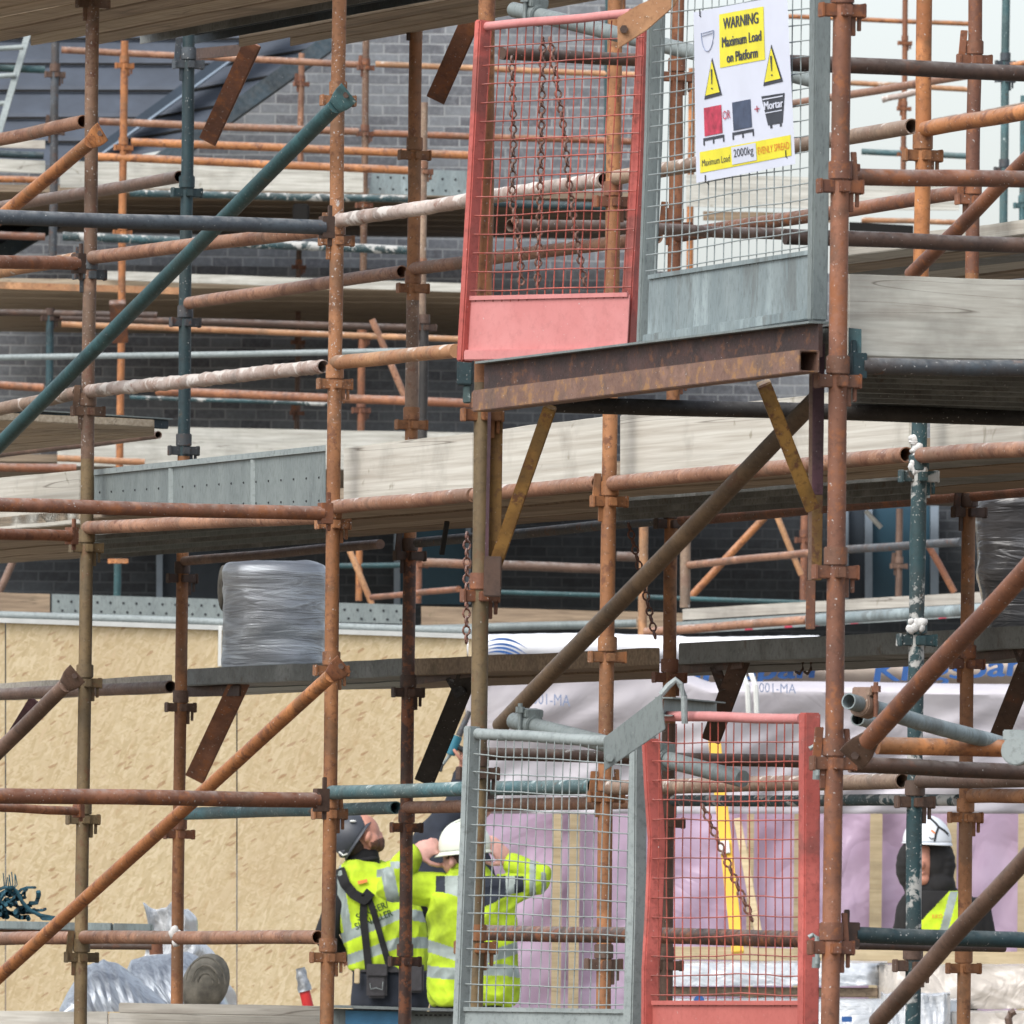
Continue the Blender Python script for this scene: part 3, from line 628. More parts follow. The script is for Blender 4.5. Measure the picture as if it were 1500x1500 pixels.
# hop-up bracket struts
def strut(label, p, q, s, w, mat, s2=None, group='flat steel bracket struts under the decks'):
    a, b = P(*p, s), P(*q, s if s2 is None else s2); m = MB(); h = w * a.y / F
    m.bar(a, b, h, 0.008, up=Vector((0, -1, 0)))
    d = (b - a).normalized(); x = d.cross(Vector((0, 1, 0))).normalized()
    m.box((a + b) / 2 + x * (h / 2) + Vector((0, .02, 0)), d * (b - a).length / 2, x * 0.004, Vector((0, 0.018, 0)))
    return tag(m.build('bracket_strut', mat, bevel=0.001), label, 'bracket', group)
strut('brown flat strut under the top deck beside the dark teal upright', (370, 62), (303, 207), R2 + .4, 25, 'rust')
strut('brown flat strut hanging below the top deck next to the pink gate', (704, -6), (637, 146), R2 + .4, 27, 'rust')
strut('rusty flat strut over the chipboard under the foil roll', (352, 996), (284, 1141), R2 + .5, 28, 'rust')
strut('black flat strut behind the teal power tool', (690, 975), (620, 1146), R2 + .5, 28, 'black_steel')
strut('short black stub crossing the top of the black strut', (660, 992), (676, 1020), R2 + .45, 16, 'black_steel')
strut('brown strut below the beam in front of the blue lettering', (1086, 962), (1040, 1085), R2 + .5, 27, 'rust_dark')
strut('short brown stub forming a V in front of the blue lettering', (1046, 975), (1060, 1012), R2 + .45, 14, 'rust_dark')
strut('dark strut beside the black wrapped pallet foot', (1516, 945), (1460, 1086), R2 + .5, 27, 'rust_dark')
strut('dark stub above the strut beside the pallet foot', (1488, 948), (1502, 985), R2 + .45, 12, 'rust_dark')
strut('dark brown strut low at the frame edge beside the short brown brace', (52, 1026), (22, 1075), R2 + .5, 20, 'purple')

for lb, p, q, w_ in (('rusty bracket arm under the top deck beside the dark teal upright', (282, 80), (372, 72), 15), ('rusty bracket arm under the top deck next to the pink gate', (616, 24), (706, 10), 15),
                     ('rusty bracket arm under the grey hop up planks', (268, 1013), (352, 1012), 15), ('black bracket arm above the black strut', (600, 996), (692, 984), 15),
                     ('brown bracket arm over the blue lettering', (984, 982), (1088, 972), 14), ('brown bracket arm beside the black wrapped pallet', (1420, 966), (1520, 952), 14)):
    strut(lb, p, q, R2 + .45, w_, 'rust_dark', group='bracket arms under the decks')
def cement(label, c, rs, Y, mat='cement'):
    m = MB(); rg = random.Random(int(c[0] + c[1]))
    for i in range(rs[2]):
        m.ell(P(c[0] + rg.uniform(-1, 1) * rs[0], c[1] + rg.uniform(-1, 1) * rs[1], -(Y - .025)), M(rg.uniform(4, 8), -Y), .012, M(rg.uniform(4, 8), -Y), nu=10, nv=6)
    me = m.build('cement_lump', mat)
    for v_ in me.data.vertices: v_.co += Vector((1, 0, 1)) * .004 * noise.noise(v_.co * 60)
    tag(me, label, 'cement lump')
plain('cement', (214, 214, 212), 0.9, 0, 0.1, 20, 0.5)
cement('white cement lump stuck on the upright under the black tube', (1341, 655), (6, 14, 9), P(1344, 690, R1).y)
cement('white cement lump on the clamp of the plaster caked upright', (1343, 685), (13, 7, 12), P(1344, 690, R1).y)
cement('white cement lump on the clamp beside the dark grey hop up plank', (1342, 920), (10, 11, 10), P(1344, 930, R1).y)
cement('white cement lump round the rusty lower ledger', (258, 1372), (6, 9, 10), P(258, 1373, R1).y)
# ---------- decks ----------
random.seed(11)
deck(-60, 126, 41.95, 46.1, 3.235, 5, ['wood_deck'], 'weathered timber board in the middle deck left of the cement spotted upright', 'timber boards of the middle deck by the cement spotted upright')
deck(130, 486, 41.95, 43.2, 3.235, 2, ['wood_deck'], 'timber board in the middle deck directly behind the galvanised toe plate', 'timber boards of the middle deck behind the galvanised toe plate')
deck(130, 486, 43.3, 46.1, 3.225, 5, ['steel_grey', 'galv'], 'grey steel plank in the middle deck over the foil roll', 'steel planks of the middle deck over the foil roll', ribs=True)
deck(490, 889, 41.95, 46.1, 3.235, 6, ['wood_deck', 'wood_brown'], 'weathered timber board in the middle deck over the white helmet', 'timber boards of the middle deck between the orange tan and orange brown uprights')
deck(893, 1342, 41.95, 44.0, 3.235, 3, ['wood_deck'], 'brown timber board in the middle deck under the cracked toe board', 'timber boards of the middle deck under the cracked toe board')
deck(893, 1342, 44.05, 46.1, 3.225, 3, ['steel_grey'], 'dark steel plank in the middle deck under the cracked toe board', 'steel planks of the middle deck under the cracked toe board', ribs=True)
deck(1346, 1620, 41.95, 46.1, 3.235, 5, ['wood_brown', 'steel_grey'], 'dark board in the middle deck above the black wrapped pallet', 'boards of the middle deck above the black wrapped pallet')
deck(-200, 505, 41.8, 43.9, 5.10, 4, ['wood_deck_b', 'wood_deck'], 'sawn timber board in the underside of the top deck', 'timber boards of the top deck', xs=[-110, -40, 45, 130])
deck(-300, 470, 40.9, 41.75, 5.10, 2, ['wood_deck_b'], 'sawn timber board at the outer edge of the top deck', 'timber boards at the outer edge of the top deck', xs=[-300, -220])
deck(290, 900, 43.95, 44.9, 5.11, 2, ['steel_grey', 'channel_blue'], 'dark steel plank between timber boards of the top deck', 'steel planks of the top deck', ribs=True, xs=[205, 285])
deck(290, 900, 44.95, 46.2, 5.10, 3, ['wood_deck'], 'timber board on the building side of the top deck', 'timber boards on the building side of the top deck', xs=[350, 425, 490])
deck(706, 1216, 36.3, 38.0, 3.34, 3, ['steel_grey'], 'steel plank of the loading platform floor behind the rusty beam', 'steel planks of the loading platform behind the rusty beam', ribs=True)
def deckB(xa, xb, Z, Ya, slope, depth, n, mt, label, group):
    """steel planks lying square to the scaffold line"""
    def pt(px, Y):
        u = px - PX
        for _ in range(3): v = (Z - ZC) * F / Y; u = (px - PX - v * SR) / CR
        return Vector((u * Y / F, Y, Z))
    for i in range(n):
        a0, a1 = depth * i / n, depth * (i + .93) / n; q = [pt(xa, Ya + a0), pt(xb, Ya + a0 + slope), pt(xb, Ya + a1 + slope), pt(xa, Ya + a1)]
        t = thing('steel_plank', label, 'board', q[0], group)
        MB().slab([p + Z3 * .045 for p in q], Z3 * .004).build('plank_top', mt, t, smooth=0)
        for f in (0, .5, .96):
            e0, e1 = q[0].lerp(q[3], f), q[1].lerp(q[2], f); g0, g1 = q[0].lerp(q[3], f + .03), q[1].lerp(q[2], f + .03)
            MB().slab([e0 + Z3 * (.02 if f == .5 else 0), e1 + Z3 * (.02 if f == .5 else 0), g1 + Z3 * (.02 if f == .5 else 0), g0 + Z3 * (.02 if f == .5 else 0)], Z3 * (.0445 - (.02 if f == .5 else 0))).build('side_flange', mt, t, smooth=0)
deckB(1238, 1620, 3.285, 33.99, .27, 2.9, 9, 'steel_grey', 'ribbed steel plank in the platform floor under the large grey toe board', 'steel planks under the large grey toe board')
deck(-60, 252, 46.7, 48.6, 2.735, 3, ['wood_grey', 'wood_brown'], 'timber hop up board across the chipboard wall beside the cement spotted upright', 'timber hop up boards', th=0.035)
deck(274, 592, 46.5, 48.7, 2.714, 3, ['steel_grey', 'galv'], 'grey steel hop up plank under the foil wrapped roll', 'grey hop up planks under the foil roll', th=0.066)
deck(606, 966, 46.5, 48.7, 2.714, 3, ['wood_brown'], 'brown timber hop up board above the white helmet', 'brown hop up boards above the white helmet', th=0.062)
deck(994, 1620, 46.5, 48.7, 2.714, 3, ['steel_grey'], 'long dark grey hop up plank above the blue lettering', 'dark grey hop up planks above the blue lettering', th=0.075)
deck(1235, 1620, 46.6, 49.6, 4.10, 5, ['wood_pale', 'wood_deck', 'steel_grey'], 'weathered board of the upper hop up deck against the sky', 'boards of the upper hop up deck against the sky', th=0.05)
# short deck behind the dark teal upright
for i in range(4):
    e0, e1 = i / 4, (i + 0.94) / 4
    g = lambda x, e: Pz(x, 0, 3.73) if 0 else Pz(x, (613 + (x + 60) * 0.045) * (1 - e) + (672 - (x + 60) * 0.115) * e, 3.73)
    board('plywood coloured board of the small deck behind the long teal brace', (g(-60, e0), g(226, e0), g(226, e1), g(-60, e1)), Z3 * 0.03, 'wood_deck_b', group='boards of the small deck behind the long teal brace')
a, b_ = P(-60, 603, -49.4), P(243, 622, -50.3)
t = thing('edge_channel', 'dark blue steel channel edging the small deck behind the long teal brace', 'steel channel', a)
MB().bar(a, b_, 0.03, M(13, -50)).build('channel_web', 'channel_blue', t, bevel=0.002)
MB().bar(a + Z3 * M(8, -50), b_ + Z3 * M(8, -50), 0.07, 0.005).build('top_flange', 'galv', t)
rail('brown ledger carrying the small deck behind the long teal brace', (-60, 673), (232, 637), 47.6, 'umber', w=11, holl=(0, 1), group=L)

# ---------- toe boards ----------
def toe(label, tl, tr, br, bl, s, mat, s2=None, group='pale timber toe boards of the near scaffold', th=0.036, name='toe_board'):
    s2 = s if s2 is None else s2
    q = (P(*tl, s), P(*tr, s2), P(*br, s2), P(*bl, s))
    n = (q[1] - q[0]).cross(q[3] - q[0]).normalized()
    if n.y < 0: n = -n
    return board(label, q, n * th, mat, name=name, cat='toe board', group=group)
toe('pale toe board at the end of the long rust and olive transom', (-60, 705), (116, 689), (116, 768), (-60, 780), 41.95, 'wood_pale')
toe('cracked pale toe board between the orange tan upright and the yellow strut', (503, 655), (692, 634), (692, 722), (503, 741), 41.9, 'wood_pale')
toe('pale toe board with dark stains seen behind the yellow strut', (696, 633), (883, 610), (883, 703), (696, 724), 41.9, 'wood_pale')
toe('long grained toe board with a knot passing behind the rust upright', (908, 608), (1332, 563), (1332, 664), (908, 702), 41.9, 'wood_pale')
toe('pale toe board behind the black tube above the wrapped pallet', (1362, 562), (1560, 545), (1560, 648), (1362, 662), 41.9, 'wood_pale')
toe('large grey white toe board with stains beside the loading gates', (1243, 402), (1560, 412), (1560, 528), (1243, 523), -33.9, 'wood_pale_b', s2=-34.15, th=0.038)
t = thing('toe_board_bracket', 'small teal and rust bracket holding the large grey toe board', 'bracket', P(1252, 525, -33.9))
m = MB(); m.slab((P(1243, 480, -33.85), P(1262, 482, -33.85), P(1262, 545, -33.85), P(1243, 545, -33.85)), Vector((0, .01, 0))); m.build('clip_plate', 'teal_worn', t, bevel=0.001)
# galvanised toe plate
tl, tr, br, bl = P(138, 690, 41.85), P(477, 654, 41.85), P(477, 744, 41.85), P(138, 754, 41.85)
t = thing('toe_plate', 'galvanised perforated steel toe plate above the long rust and olive transom', 'toe plate', bl)
MB().slab((tl + Z3 * .004, tr + Z3 * .004, tr - Z3 * .016, tl - Z3 * .016), Vector((0, -0.03, 0))).build('top_flange', 'galv_light', t, smooth=0)
for x in (255, 375):
    f = (x - 138) / 339; p, q = tl.lerp(tr, f) - Z3 * .02, bl.lerp(br, f)
    MB().bar(p - Vector((0, .006, 0)), q - Vector((0, .006, 0)), 0.02, 0.02, up=Vector((0, -1, 0))).build('stiffener', 'galv_light', t)
m = MB(); m.slab((tl, tr, br, bl), Vector((0, 0.004, 0)))
for r_ in (0.5, 0.88):
    for i in range(19):
        f = (i + 0.5) / 19; p = tl.lerp(tr, f).lerp(bl.lerp(br, f), r_) - Vector((0, .002, 0)); m.tube(p, p - Vector((0, .001, 0)), 0.0042, 8, mi=1)
m.build('web', ['galv', 'plug_dark'], t, smooth=0)

# ---------- loading platform frame ----------
t = thing('loading_platform_frame', 'rusty steel frame with yellow struts under the two upper gates', 'steel frame', P(722, 870, -36.1))
a, b_ = P(706, 588, -35.7), P(1186, 529, -33.7); d = (b_ - a).normalized(); h = M(32, -34.7) / 2
m = MB(); x = d.cross(Z3).normalized(); y = Z3
vs = []; fs = []
for i, (c, k) in enumerate(((a, 1), (b_, 1), (b_, .84), (b_ - d * .15, .84))):
    for sx, sy in ((-1, -1), (1, -1), (1, 1), (-1, 1)): vs.append(c + x * sx * h * k + y * sy * h * k)
for i in range(3):
    for j in range(4): fs.append((4 * i + j, 4 * i + (j + 1) % 4, 4 * i + 4 + (j + 1) % 4, 4 * i + 4 + j))
fs += [(0, 1, 2, 3), (12, 13, 14, 15)]; m.add(vs, fs).build('box_beam', 'beam_rust', t, smooth=0, bevel=0.004)
a2, b2 = P(712, 556, -36.1), P(1202, 498, -34.1)
MB().bar(a2, b2, 0.012, M(48, -35)).build('edge_channel', 'beam_dark', t, smooth=0)
MB().bar(a2 + Z3 * M(25, -35), b2 + Z3 * M(25, -35), 0.07, 0.006).build('channel_flange', 'galv', t, smooth=0)
MB().bar(P(806, 596, -35.9), P(722, 838, -36.2), M(20, -36), 0.03, up=Vector((0, -1, 0))).build('strut', 'yellow', t, bevel=0.003)
MB().bar(P(726, 600, -36.3), P(722, 870, -36.3), M(22, -36), 0.02, up=Vector((0, -1, 0))).build('post_plate', 'yellow', t, bevel=0.002)
MB().bar(P(717, 600, -36.2), P(712, 860, -36.2), M(5, -36), 0.03, up=Vector((0, -1, 0))).build('post_flange', 'purple', t)
MB().bar(P(722, 815, -36.15), P(721, 874, -36.15), M(26, -36), 0.03, up=Vector((0, -1, 0))).build('foot_clamp', 'rust_dark', t, bevel=0.003)
MB().bar(P(1118, 560, -34.2), P(1190, 745, -34.4), M(21, -34), 0.03, up=Vector((0, -1, 0))).build('strut', 'yellow', t, bevel=0.003)
MB().bar(P(1199, 500, -34.5), P(1196, 725, -34.5), M(19, -34), 0.02, up=Vector((0, -1, 0))).build('post_plate', 'purple', t, bevel=0.002)
MB().bar(P(1196, 725, -34.5), P(1194, 850, -34.5), M(19, -34), 0.02, up=Vector((0, -1, 0))).build('post_plate', 'yellow', t, bevel=0.002)
MB().bar(P(1188, 520, -34.45), P(1186, 850, -34.45), M(5, -34), 0.03, up=Vector((0, -1, 0))).build('post_flange', 'umber', t)
MB().bar(P(1188, 850, -34.6), P(1187, 922, -34.6), M(14, -34), 0.02, up=Vector((0, -1, 0))).build('foot_clamp', 'rust', t, bevel=0.002)
t = thing('tube_end_clamp', 'dark green clamp under the corner of the pink gate', 'clamp', P(680, 590, -36.6))
MB().box(P(681, 535, -36.6), Vector((M(12, -36), 0, 0)), Vector((0, .03, 0)), Z3 * M(30, -36)).build('clamp_body', 'teal_dark', t, bevel=0.004)
MB().box(P(684, 578, -36.6), Vector((M(6, -36), 0, 0)), Vector((0, .02, 0)), Z3 * M(13, -36)).build('wedge', 'teal_worn', t, bevel=0.003)

# ---------- gates ----------
worn('red_low', (194, 108, 100), (186, 100, 92), (150, 76, 68), 0.16, 0.03, 0.35, rough=0.6, top=0.2, bs=0.12)
def bil(q, s, t_):
    return (q[0] * (1 - s) + q[1] * s) * (1 - t_) + (q[3] * (1 - s) + q[2] * s) * t_
def gate(label, name, q, lrail, rrail, toprail, kick, matf, matp, matw, nv, nh, wob=1.0, frows=None, seed=1, rot=0.0, rf=None):
    """q: world corners TL TR BR BL. lrail / rrail: (points, width). A wire mesh panel over a sheet kick plate in a steel frame"""
    rg = random.Random(seed)
    t = thing(name, label, 'gate', q[3]); nrm = (q[1] - q[0]).cross(q[3] - q[0]).normalized()
    if nrm.y > 0: nrm = -nrm
    for (pts, w), sg in ((lrail, -1), (rrail, 1)):
        m = MB(); x = (q[1] - q[0]).normalized(); x = (x + nrm * rot * sg * (1 if sg > 0 else 0)).normalized(); dn = nrm; vs = []; fs = []
        for i, (p, ww) in enumerate(zip(pts, w)):
            for sx, sy in ((-1, 1), (1, 1), (1, -1), (-1, -1)): vs.append(p + x * sx * ww / 2 + (dn - Vector((.30 * rot, 0, 0)) * sx * 0) * sy * 0.024)
            if i:
                for j in range(4): fs.append((4 * i - 4 + j, 4 * i - 4 + (j + 1) % 4, 4 * i + (j + 1) % 4, 4 * i + j))
        fs += [(0, 1, 2, 3), tuple(4 * (len(pts) - 1) + j for j in (3, 2, 1, 0))]
        m.add(vs, fs).build('side_rail', matf, t, smooth=0, bevel=0.004)
    a, b_, w = toprail
    MB().tube(a, b_, w / 2, 18, rings=6, wob=0.002).build('top_rail', matf if matf != 'red_paint' else 'red_panel', t)
    k0 = kick
    MB().slab((bil(q, .015, k0), bil(q, .985, k0), bil(q, .985, .985), bil(q, .015, .985)), -nrm * 0.003).build('kick_plate', matp, t, smooth=0)
    m = MB(); m.bar(bil(q, 0.02, .985), bil(q, 0.98, .985), 0.035, 0.03); m.build('bottom_rail', matp, t, bevel=0.003)
    MB().bar(bil(q, 0.02, k0) + nrm * .004, bil(q, 0.98, k0) + nrm * .004, 0.006, 0.012).build('plate_lip', matp, t)
    m = MB(); L = 22
    def wp(s, t_, k):
        p = bil(q, s, t_); w_ = wob * M(1.6, -36)
        dx = noise.noise(Vector((s * 3 + seed, t_ * 2.2, 1.7))) * 2.6 + noise.noise(Vector((s * 9 + seed, t_ * 7, 9))) * 0.6
        dz = noise.noise(Vector((s * 2.5 + seed, t_ * 3.0, 5.1))) * 2.2 + noise.noise(Vector((s * 8, t_ * 9 + seed, 2))) * 0.5
        e = min(1, 6 * s, 6 * (1 - s)) if k == 'h' else 1
        return p + (q[1] - q[0]).normalized() * dx * w_ * min(1, 8 * s, 8 * (1 - s)) + Z3 * dz * w_ * e
    t0 = frows or 0.012
    for i in range(1, nv):
        s = i / nv + rg.uniform(-.004, .004)
        m.path([wp(s, t0 + (k0 - t0 + .01) * k / L, 'v') for k in range(L + 1)], 0.0019, 5)
    for j in range(1, nh + 1):
        tt = t0 + (k0 - t0) * j / (nh + 0.4)
        m.path([wp(k / L, tt, 'h') + nrm * 0.0035 for k in range(L + 1)], 0.0019, 5)
    m.build('wire_mesh', matw, t)
    return t
q = (P(708, 36, -36.2), P(947, 20, -35.7), P(921, 525, -35.7), P(680, 528, -36.2))
gate('pink red wire mesh gate with a pink kick plate above the rusty beam', 'mesh_gate', q, ([P(708, 30, -36.2), P(694, 300, -36.2), P(681, 530, -36.2)], [M(13, -36)] * 3),
     ([P(946, 42, -35.75), P(938, 250, -35.75), P(920, 527, -35.75)], [M(17, -36), M(19, -36), M(25, -36)]), (P(710, 39, -36.2), P(925, 19, -35.7), M(13, -36)), 0.815, 'red_paint', 'red_panel', 'red_wire', 19, 14, 0.7, seed=3)
q2 = (P(963, -80, -35.3), P(1200, -112, -34.3), P(1197, 468, -34.3), P(944, 508, -35.3))
gate('grey galvanised mesh gate carrying the warning sign', 'mesh_gate', q2, ([P(964, -90, -35.35), P(957, 200, -35.35), P(945, 509, -35.35)], [M(13, -35), M(14, -35), M(12, -35)]),
     ([P(1203, -120, -34.3), P(1200, 180, -34.3), P(1197, 470, -34.3)], [M(21, -34), M(21, -34), M(18, -34)]), (P(965, -85, -35.3), P(1200, -115, -34.3), M(14, -35)), 0.828, 'galv', 'galv_blue', 'galv_light', 20, 20, 1.0, seed=8)
q3 = (P(692, 1072, -35.9), P(936, 1092, -35.4), P(925, 1570, -35.4), P(673, 1570, -35.9))
gate('grey galvanised mesh gate standing before the worker in the white helmet', 'mesh_gate', q3, ([P(692, 1064, -35.9), P(684, 1280, -35.9), P(673, 1575, -35.9)], [M(14, -36)] * 3),
     ([P(935, 1092, -35.4), P(933, 1300, -35.4), P(925, 1575, -35.4)], [M(15, -35), M(18, -35), M(21, -35)]), (P(697, 1075, -35.9), P(900, 1086, -35.5), M(17, -36)), 0.815, 'galv_light', 'galv_light', 'galv_light', 20, 15, 1.0, seed=5)
q4 = (P(955, 1052, -35.3), P(1186, 1052, -34.4), P(1183, 1570, -34.4), P(952, 1570, -35.3))
gate('red painted mesh gate with a bowed side rail and torn upper wires', 'mesh_gate', q4, ([P(953, 1082, -35.3), P(957, 1160, -35.3), P(962, 1230, -35.3), P(958, 1330, -35.3), P(953, 1420, -35.3), P(952, 1575, -35.3)], [M(13, -35)] * 6),
     ([P(1186, 1044, -34.4), P(1185, 1300, -34.4), P(1183, 1575, -34.4)], [M(23, -34)] * 3), (P(972, 1049, -35.2), P(1174, 1053, -34.5), M(15, -35)), 0.805, 'red_paint', 'red_low', 'red_wire', 19, 14, 1.5, seed=21)

def plate(label, pts, s, th, mat, bolt, name='pivot_plate', s2=None):
    t = thing(name, label, 'steel plate', P(*pts[-1], s))
    x0 = min(p[0] for p in pts); x1 = max(p[0] for p in pts)
    w = [P(p[0], p[1], s if s2 is None else s + (s2 - s) * (p[0] - x0) / (x1 - x0)) for p in pts]
    MB().slab(w, Vector((0, th, 0))).build('plate', mat, t, smooth=0, bevel=0.002)
    for bx, by in bolt:
        c = P(bx, by, s); MB().tube(c, c - Vector((0, .014, 0)), 0.012, 6).build('bolt', 'galv' if 'galv' in mat else 'rust_dark', t)
    return t
plate('buff orange pivot plate linking the tops of the two upper gates', [(904, 26), (937, 6), (985, -14), (1000, -14), (988, 9), (948, 44), (905, 72)], -35.2, 0.01, 'orange_pale', [(914, 43)])
plate('galvanised pivot plate linking the tops of the two lower gates', [(884, 1081), (969, 1016), (975, 1068), (885, 1130)], -34.9, 0.01, 'galv', [(893, 1110)])
t = thing('gate_bracket', 'galvanised channel bracket with a bent bar behind the pivot plate', 'bracket', P(1000, 1065, -35.3))
a, b_ = P(972, 1035, -35.1), P(1050, 1040, -35.9); m = MB()
for dz in (-13, 13): m.bar(a + Z3 * M(dz, -35), b_ + Z3 * M(dz * .85, -35), 0.05, 0.004)
m.box((a + b_) / 2 + Vector((0, .03, 0)), (b_ - a) / 2, Vector((0, .002, 0)), Z3 * M(12, -35)); m.build('channel', 'galv', t, smooth=0)
MB().path([P(968, 1018, -35.0), P(980, 1004, -35.0), P(990, 996, -35.0), P(996, 1002, -35.0), P(1002, 1020, -35.0), P(1003, 1060, -35.0)], 0.009, 8).build('bent_bar', 'galv_light', t)

def tubeclamp(label, c, axis, mat='galv', k=1.0, bolt=Z3):
    t = thing('swivel_clamp', label, 'scaffold clamp', c); d = axis.normalized(); x, y = frame(d); m = MB()
    m.tube(c - d * .026 * k, c + d * .026 * k, 0.033 * k, 16); m.box(c + y * 0.035 * k, d * .02 * k, x * .03 * k, y * .012 * k)
    m.build('clamp_body', mat, t, bevel=0.003)
    e = c + x * 0.036 * k
    m = MB(); m.tube(e - bolt * 0.03, e + bolt * 0.062 * k, 0.0065, 10); m.tube(e + bolt * 0.035 * k, e + bolt * 0.052 * k, 0.0135, 6); m.build('bolt', mat if 'galv' in mat else 'rust', t)
G = 'galvanised gate pivot tubes'
rail('galvanised pivot tube running behind the upper gates and the sign', (752, 14), (1196, 118), -36.9, 'galv', s2=-35.6, w=23, holl=(1, 0), group=G)
a, b_ = P(752, 14, -36.9), P(1196, 118, -35.6)
tubeclamp('galvanised clamp round the open end of the upper pivot tube', a.lerp(b_, .075), b_ - a)
rail('galvanised pivot tube running behind the lower gates', (752, 1056), (1088, 1141), -36.5, 'galv', s2=-35.6, w=25, holl=(1, 0), group=G)
a, b_ = P(752, 1056, -36.5), P(1088, 1141, -35.6)
tubeclamp('galvanised clamp near the open end of the lower pivot tube', a.lerp(b_, .075), b_ - a)
tubeclamp('galvanised clamp behind the bowed rail of the red gate', a.lerp(b_, .66), b_ - a)
rail('galvanised tube with an open end above the short orange tube', (1243, 1027), (1492, 1098), -33.5, 'galv_blue', s2=-34.2, w=24, holl=(1, 0), group=G)
a, b_ = P(1243, 1027, -33.5), P(1492, 1098, -34.2)
tubeclamp('rust stained clamp at the open end of the galvanised tube', a.lerp(b_, .09), b_ - a, 'plaster_thin')
tubeclamp('crusted grey clamp where the galvanised and orange tubes meet', P(1490, 1100, -34.0), Vector((0.2, 1, 0)), 'galv_light', 1.2)
rail('stub of galvanised tube ending open under the buff brace foot', (1256, 1053), (1290, 1062), -34.4, 'galv', s2=-34.9, w=20, holl=(1, 0), group=G)
for i, (x, y, lb) in enumerate(((1191, 1108, 'galvanised hinge pin at the top of the red gate'), (1190, 1384, 'galvanised hinge pin at the bottom of the red gate'))):
    t = thing('hinge_pin', lb, 'hinge', P(x, y + 30, -34.1)); c = P(x, y, -34.05)
    MB().path([c + Vector((-.01, 0, .02)), c + Vector((0, 0, .026)), c + Vector((.012, 0, .02)), c + Vector((.014, 0, -.05))], 0.0065, 8).build('pin', 'galv_light', t)
    MB().tube(P(x + 6, y + 18, -34.1), P(x + 5, y + 34, -34.1), 0.011, 12).build('nut', 'galv', t)

# ---------- chains ----------
def chain(label, pts, s, link=0.029, r=0.0036, mat='chain_rust'):
    W = [P(*p, s) for p in pts]; segs = [(W[i], W[i + 1]) for i in range(len(W) - 1)]; tot = sum((b - a).length for a, b in segs); pitch = link * 0.76
    m = MB(); n = int(tot / pitch)
    for i in range(n):
        dd = i * pitch
        for a, b in segs:
            if dd <= (b - a).length: break
            dd -= (b - a).length
        d = (b - a).normalized(); c = a + d * dd; side = Vector((1, 0, 0)) if i % 2 else Vector((0, 1, 0))
        side = (side * .9 + Vector((0, 1, 0)) * .35 + Vector((.35, 0, 0)) * (1 - i % 2)).normalized(); side = (side - d * side.dot(d)).normalized()
        pp = []
        for k in range(14):
            an = 2 * math.pi * k / 14; pp.append(c + d * (math.cos(an) * (link / 2 - .0035)) + side * math.sin(an) * link * 0.32)
        m.path(pp, r, 6, closed=True)
    return tag(m.build('chain', mat), label, 'chain', 'rusty lifting chains')
chain('rusty chain hanging closest to the hinge side of the pink gate', [(750, 88), (752, 200), (750, 290), (762, 372), (764, 430)], -36.6)
chain('rusty chain hanging straight down behind the middle of the pink gate', [(795, 60), (793, 190), (791, 300), (787, 430)], -36.6)
chain('rusty chain slanting towards the rail between the upper gates', [(806, 60), (815, 120), (825, 185), (833, 262), (842, 335), (858, 425)], -36.7)
chain('thin chain hanging beside the olive upright', [(684, 786), (683, 960)], -38.5, 0.034)
chain('rusty chain hanging under the middle deck behind the olive brown brace', [(922, 772), (934, 820), (948, 880), (962, 944)], -44, 0.036)
chain('rusty chain slanting over the yellow level behind the red gate', [(1031, 1184), (1065, 1262), (1107, 1360)], -36.4, 0.032)

# ---------- the warning sign ----------
sq = (P(1016, 18, -34.95), P(1153, -7, -34.4), P(1165, 240, -34.4), P(1020, 268, -34.95))
sn = (sq[1] - sq[0]).cross(sq[3] - sq[0]).normalized()
if sn.y > 0: sn = -sn
t = thing('warning_sign', 'white load warning sign with yellow panels hung on the grey upper gate', 'sign', sq[3])
def sp(u, v, k): return bil(sq, u, v) + sn * (0.001 * k + 0.004 * 0)
def sbend(u, v): return 0.006 * math.sin(u * 3.1) * math.sin(v * 3 + .5)
def spt(u, v, k): return bil(sq, u, v) + sn * (0.0014 * k + sbend(u, v))
m = MB(); m.grid(lambda u, v: spt(u, v, 0), 12, 16); m.build('board', 'sign_white', t)
def sshape(name, pts, mat, k=1):
    m = MB()
    if len(pts) == 4:
        m.grid(lambda u, v: spt(*[((pts[0][i] * (1 - u) + pts[1][i] * u) * (1 - v) + (pts[3][i] * (1 - u) + pts[2][i] * u) * v) for i in (0, 1)], k), 8, 8)
    else: m.add([spt(u, v, k) for u, v in pts], [tuple(range(len(pts)))])
    m.build(name, mat, t, smooth=0)
def stext(name, s, u0, v0, u1, v1, mat, k=2, bold=False):
    vs, fs = text2d(s, u1 - u0, v1 - v0); m = MB(); m.add([spt(u0 + x, v1 - y, k) for x, y in vs], fs)
    if bold: m.add([spt(u0 + x + .006, v1 - y + .001, k + .05) for x, y in vs], fs)
    m.build(name, mat, t, smooth=0)
R_ = lambda a, b, c, d: [(a, b), (c, b), (c, d), (a, d)]
sshape('yellow_panel', R_(.29, .042, .76, .356), 'sign_yellow')
stext('lettering', 'WARNING', .335, .068, .705, .135, 'sign_dark', bold=True)
stext('lettering', 'Maximum Load', .32, .18, .73, .24, 'sign_dark', bold=True)
stext('lettering', 'on Platform', .37, .275, .69, .335, 'sign_dark', bold=True)
m = MB(); m.path([spt(.09 + .07 - .07 * math.cos(a_), .13 + (.04 if 0 else 0) + .115 * math.sin(a_), 1.5) for a_ in [math.pi * i / 16 for i in range(17)]], 0.0012, 4)
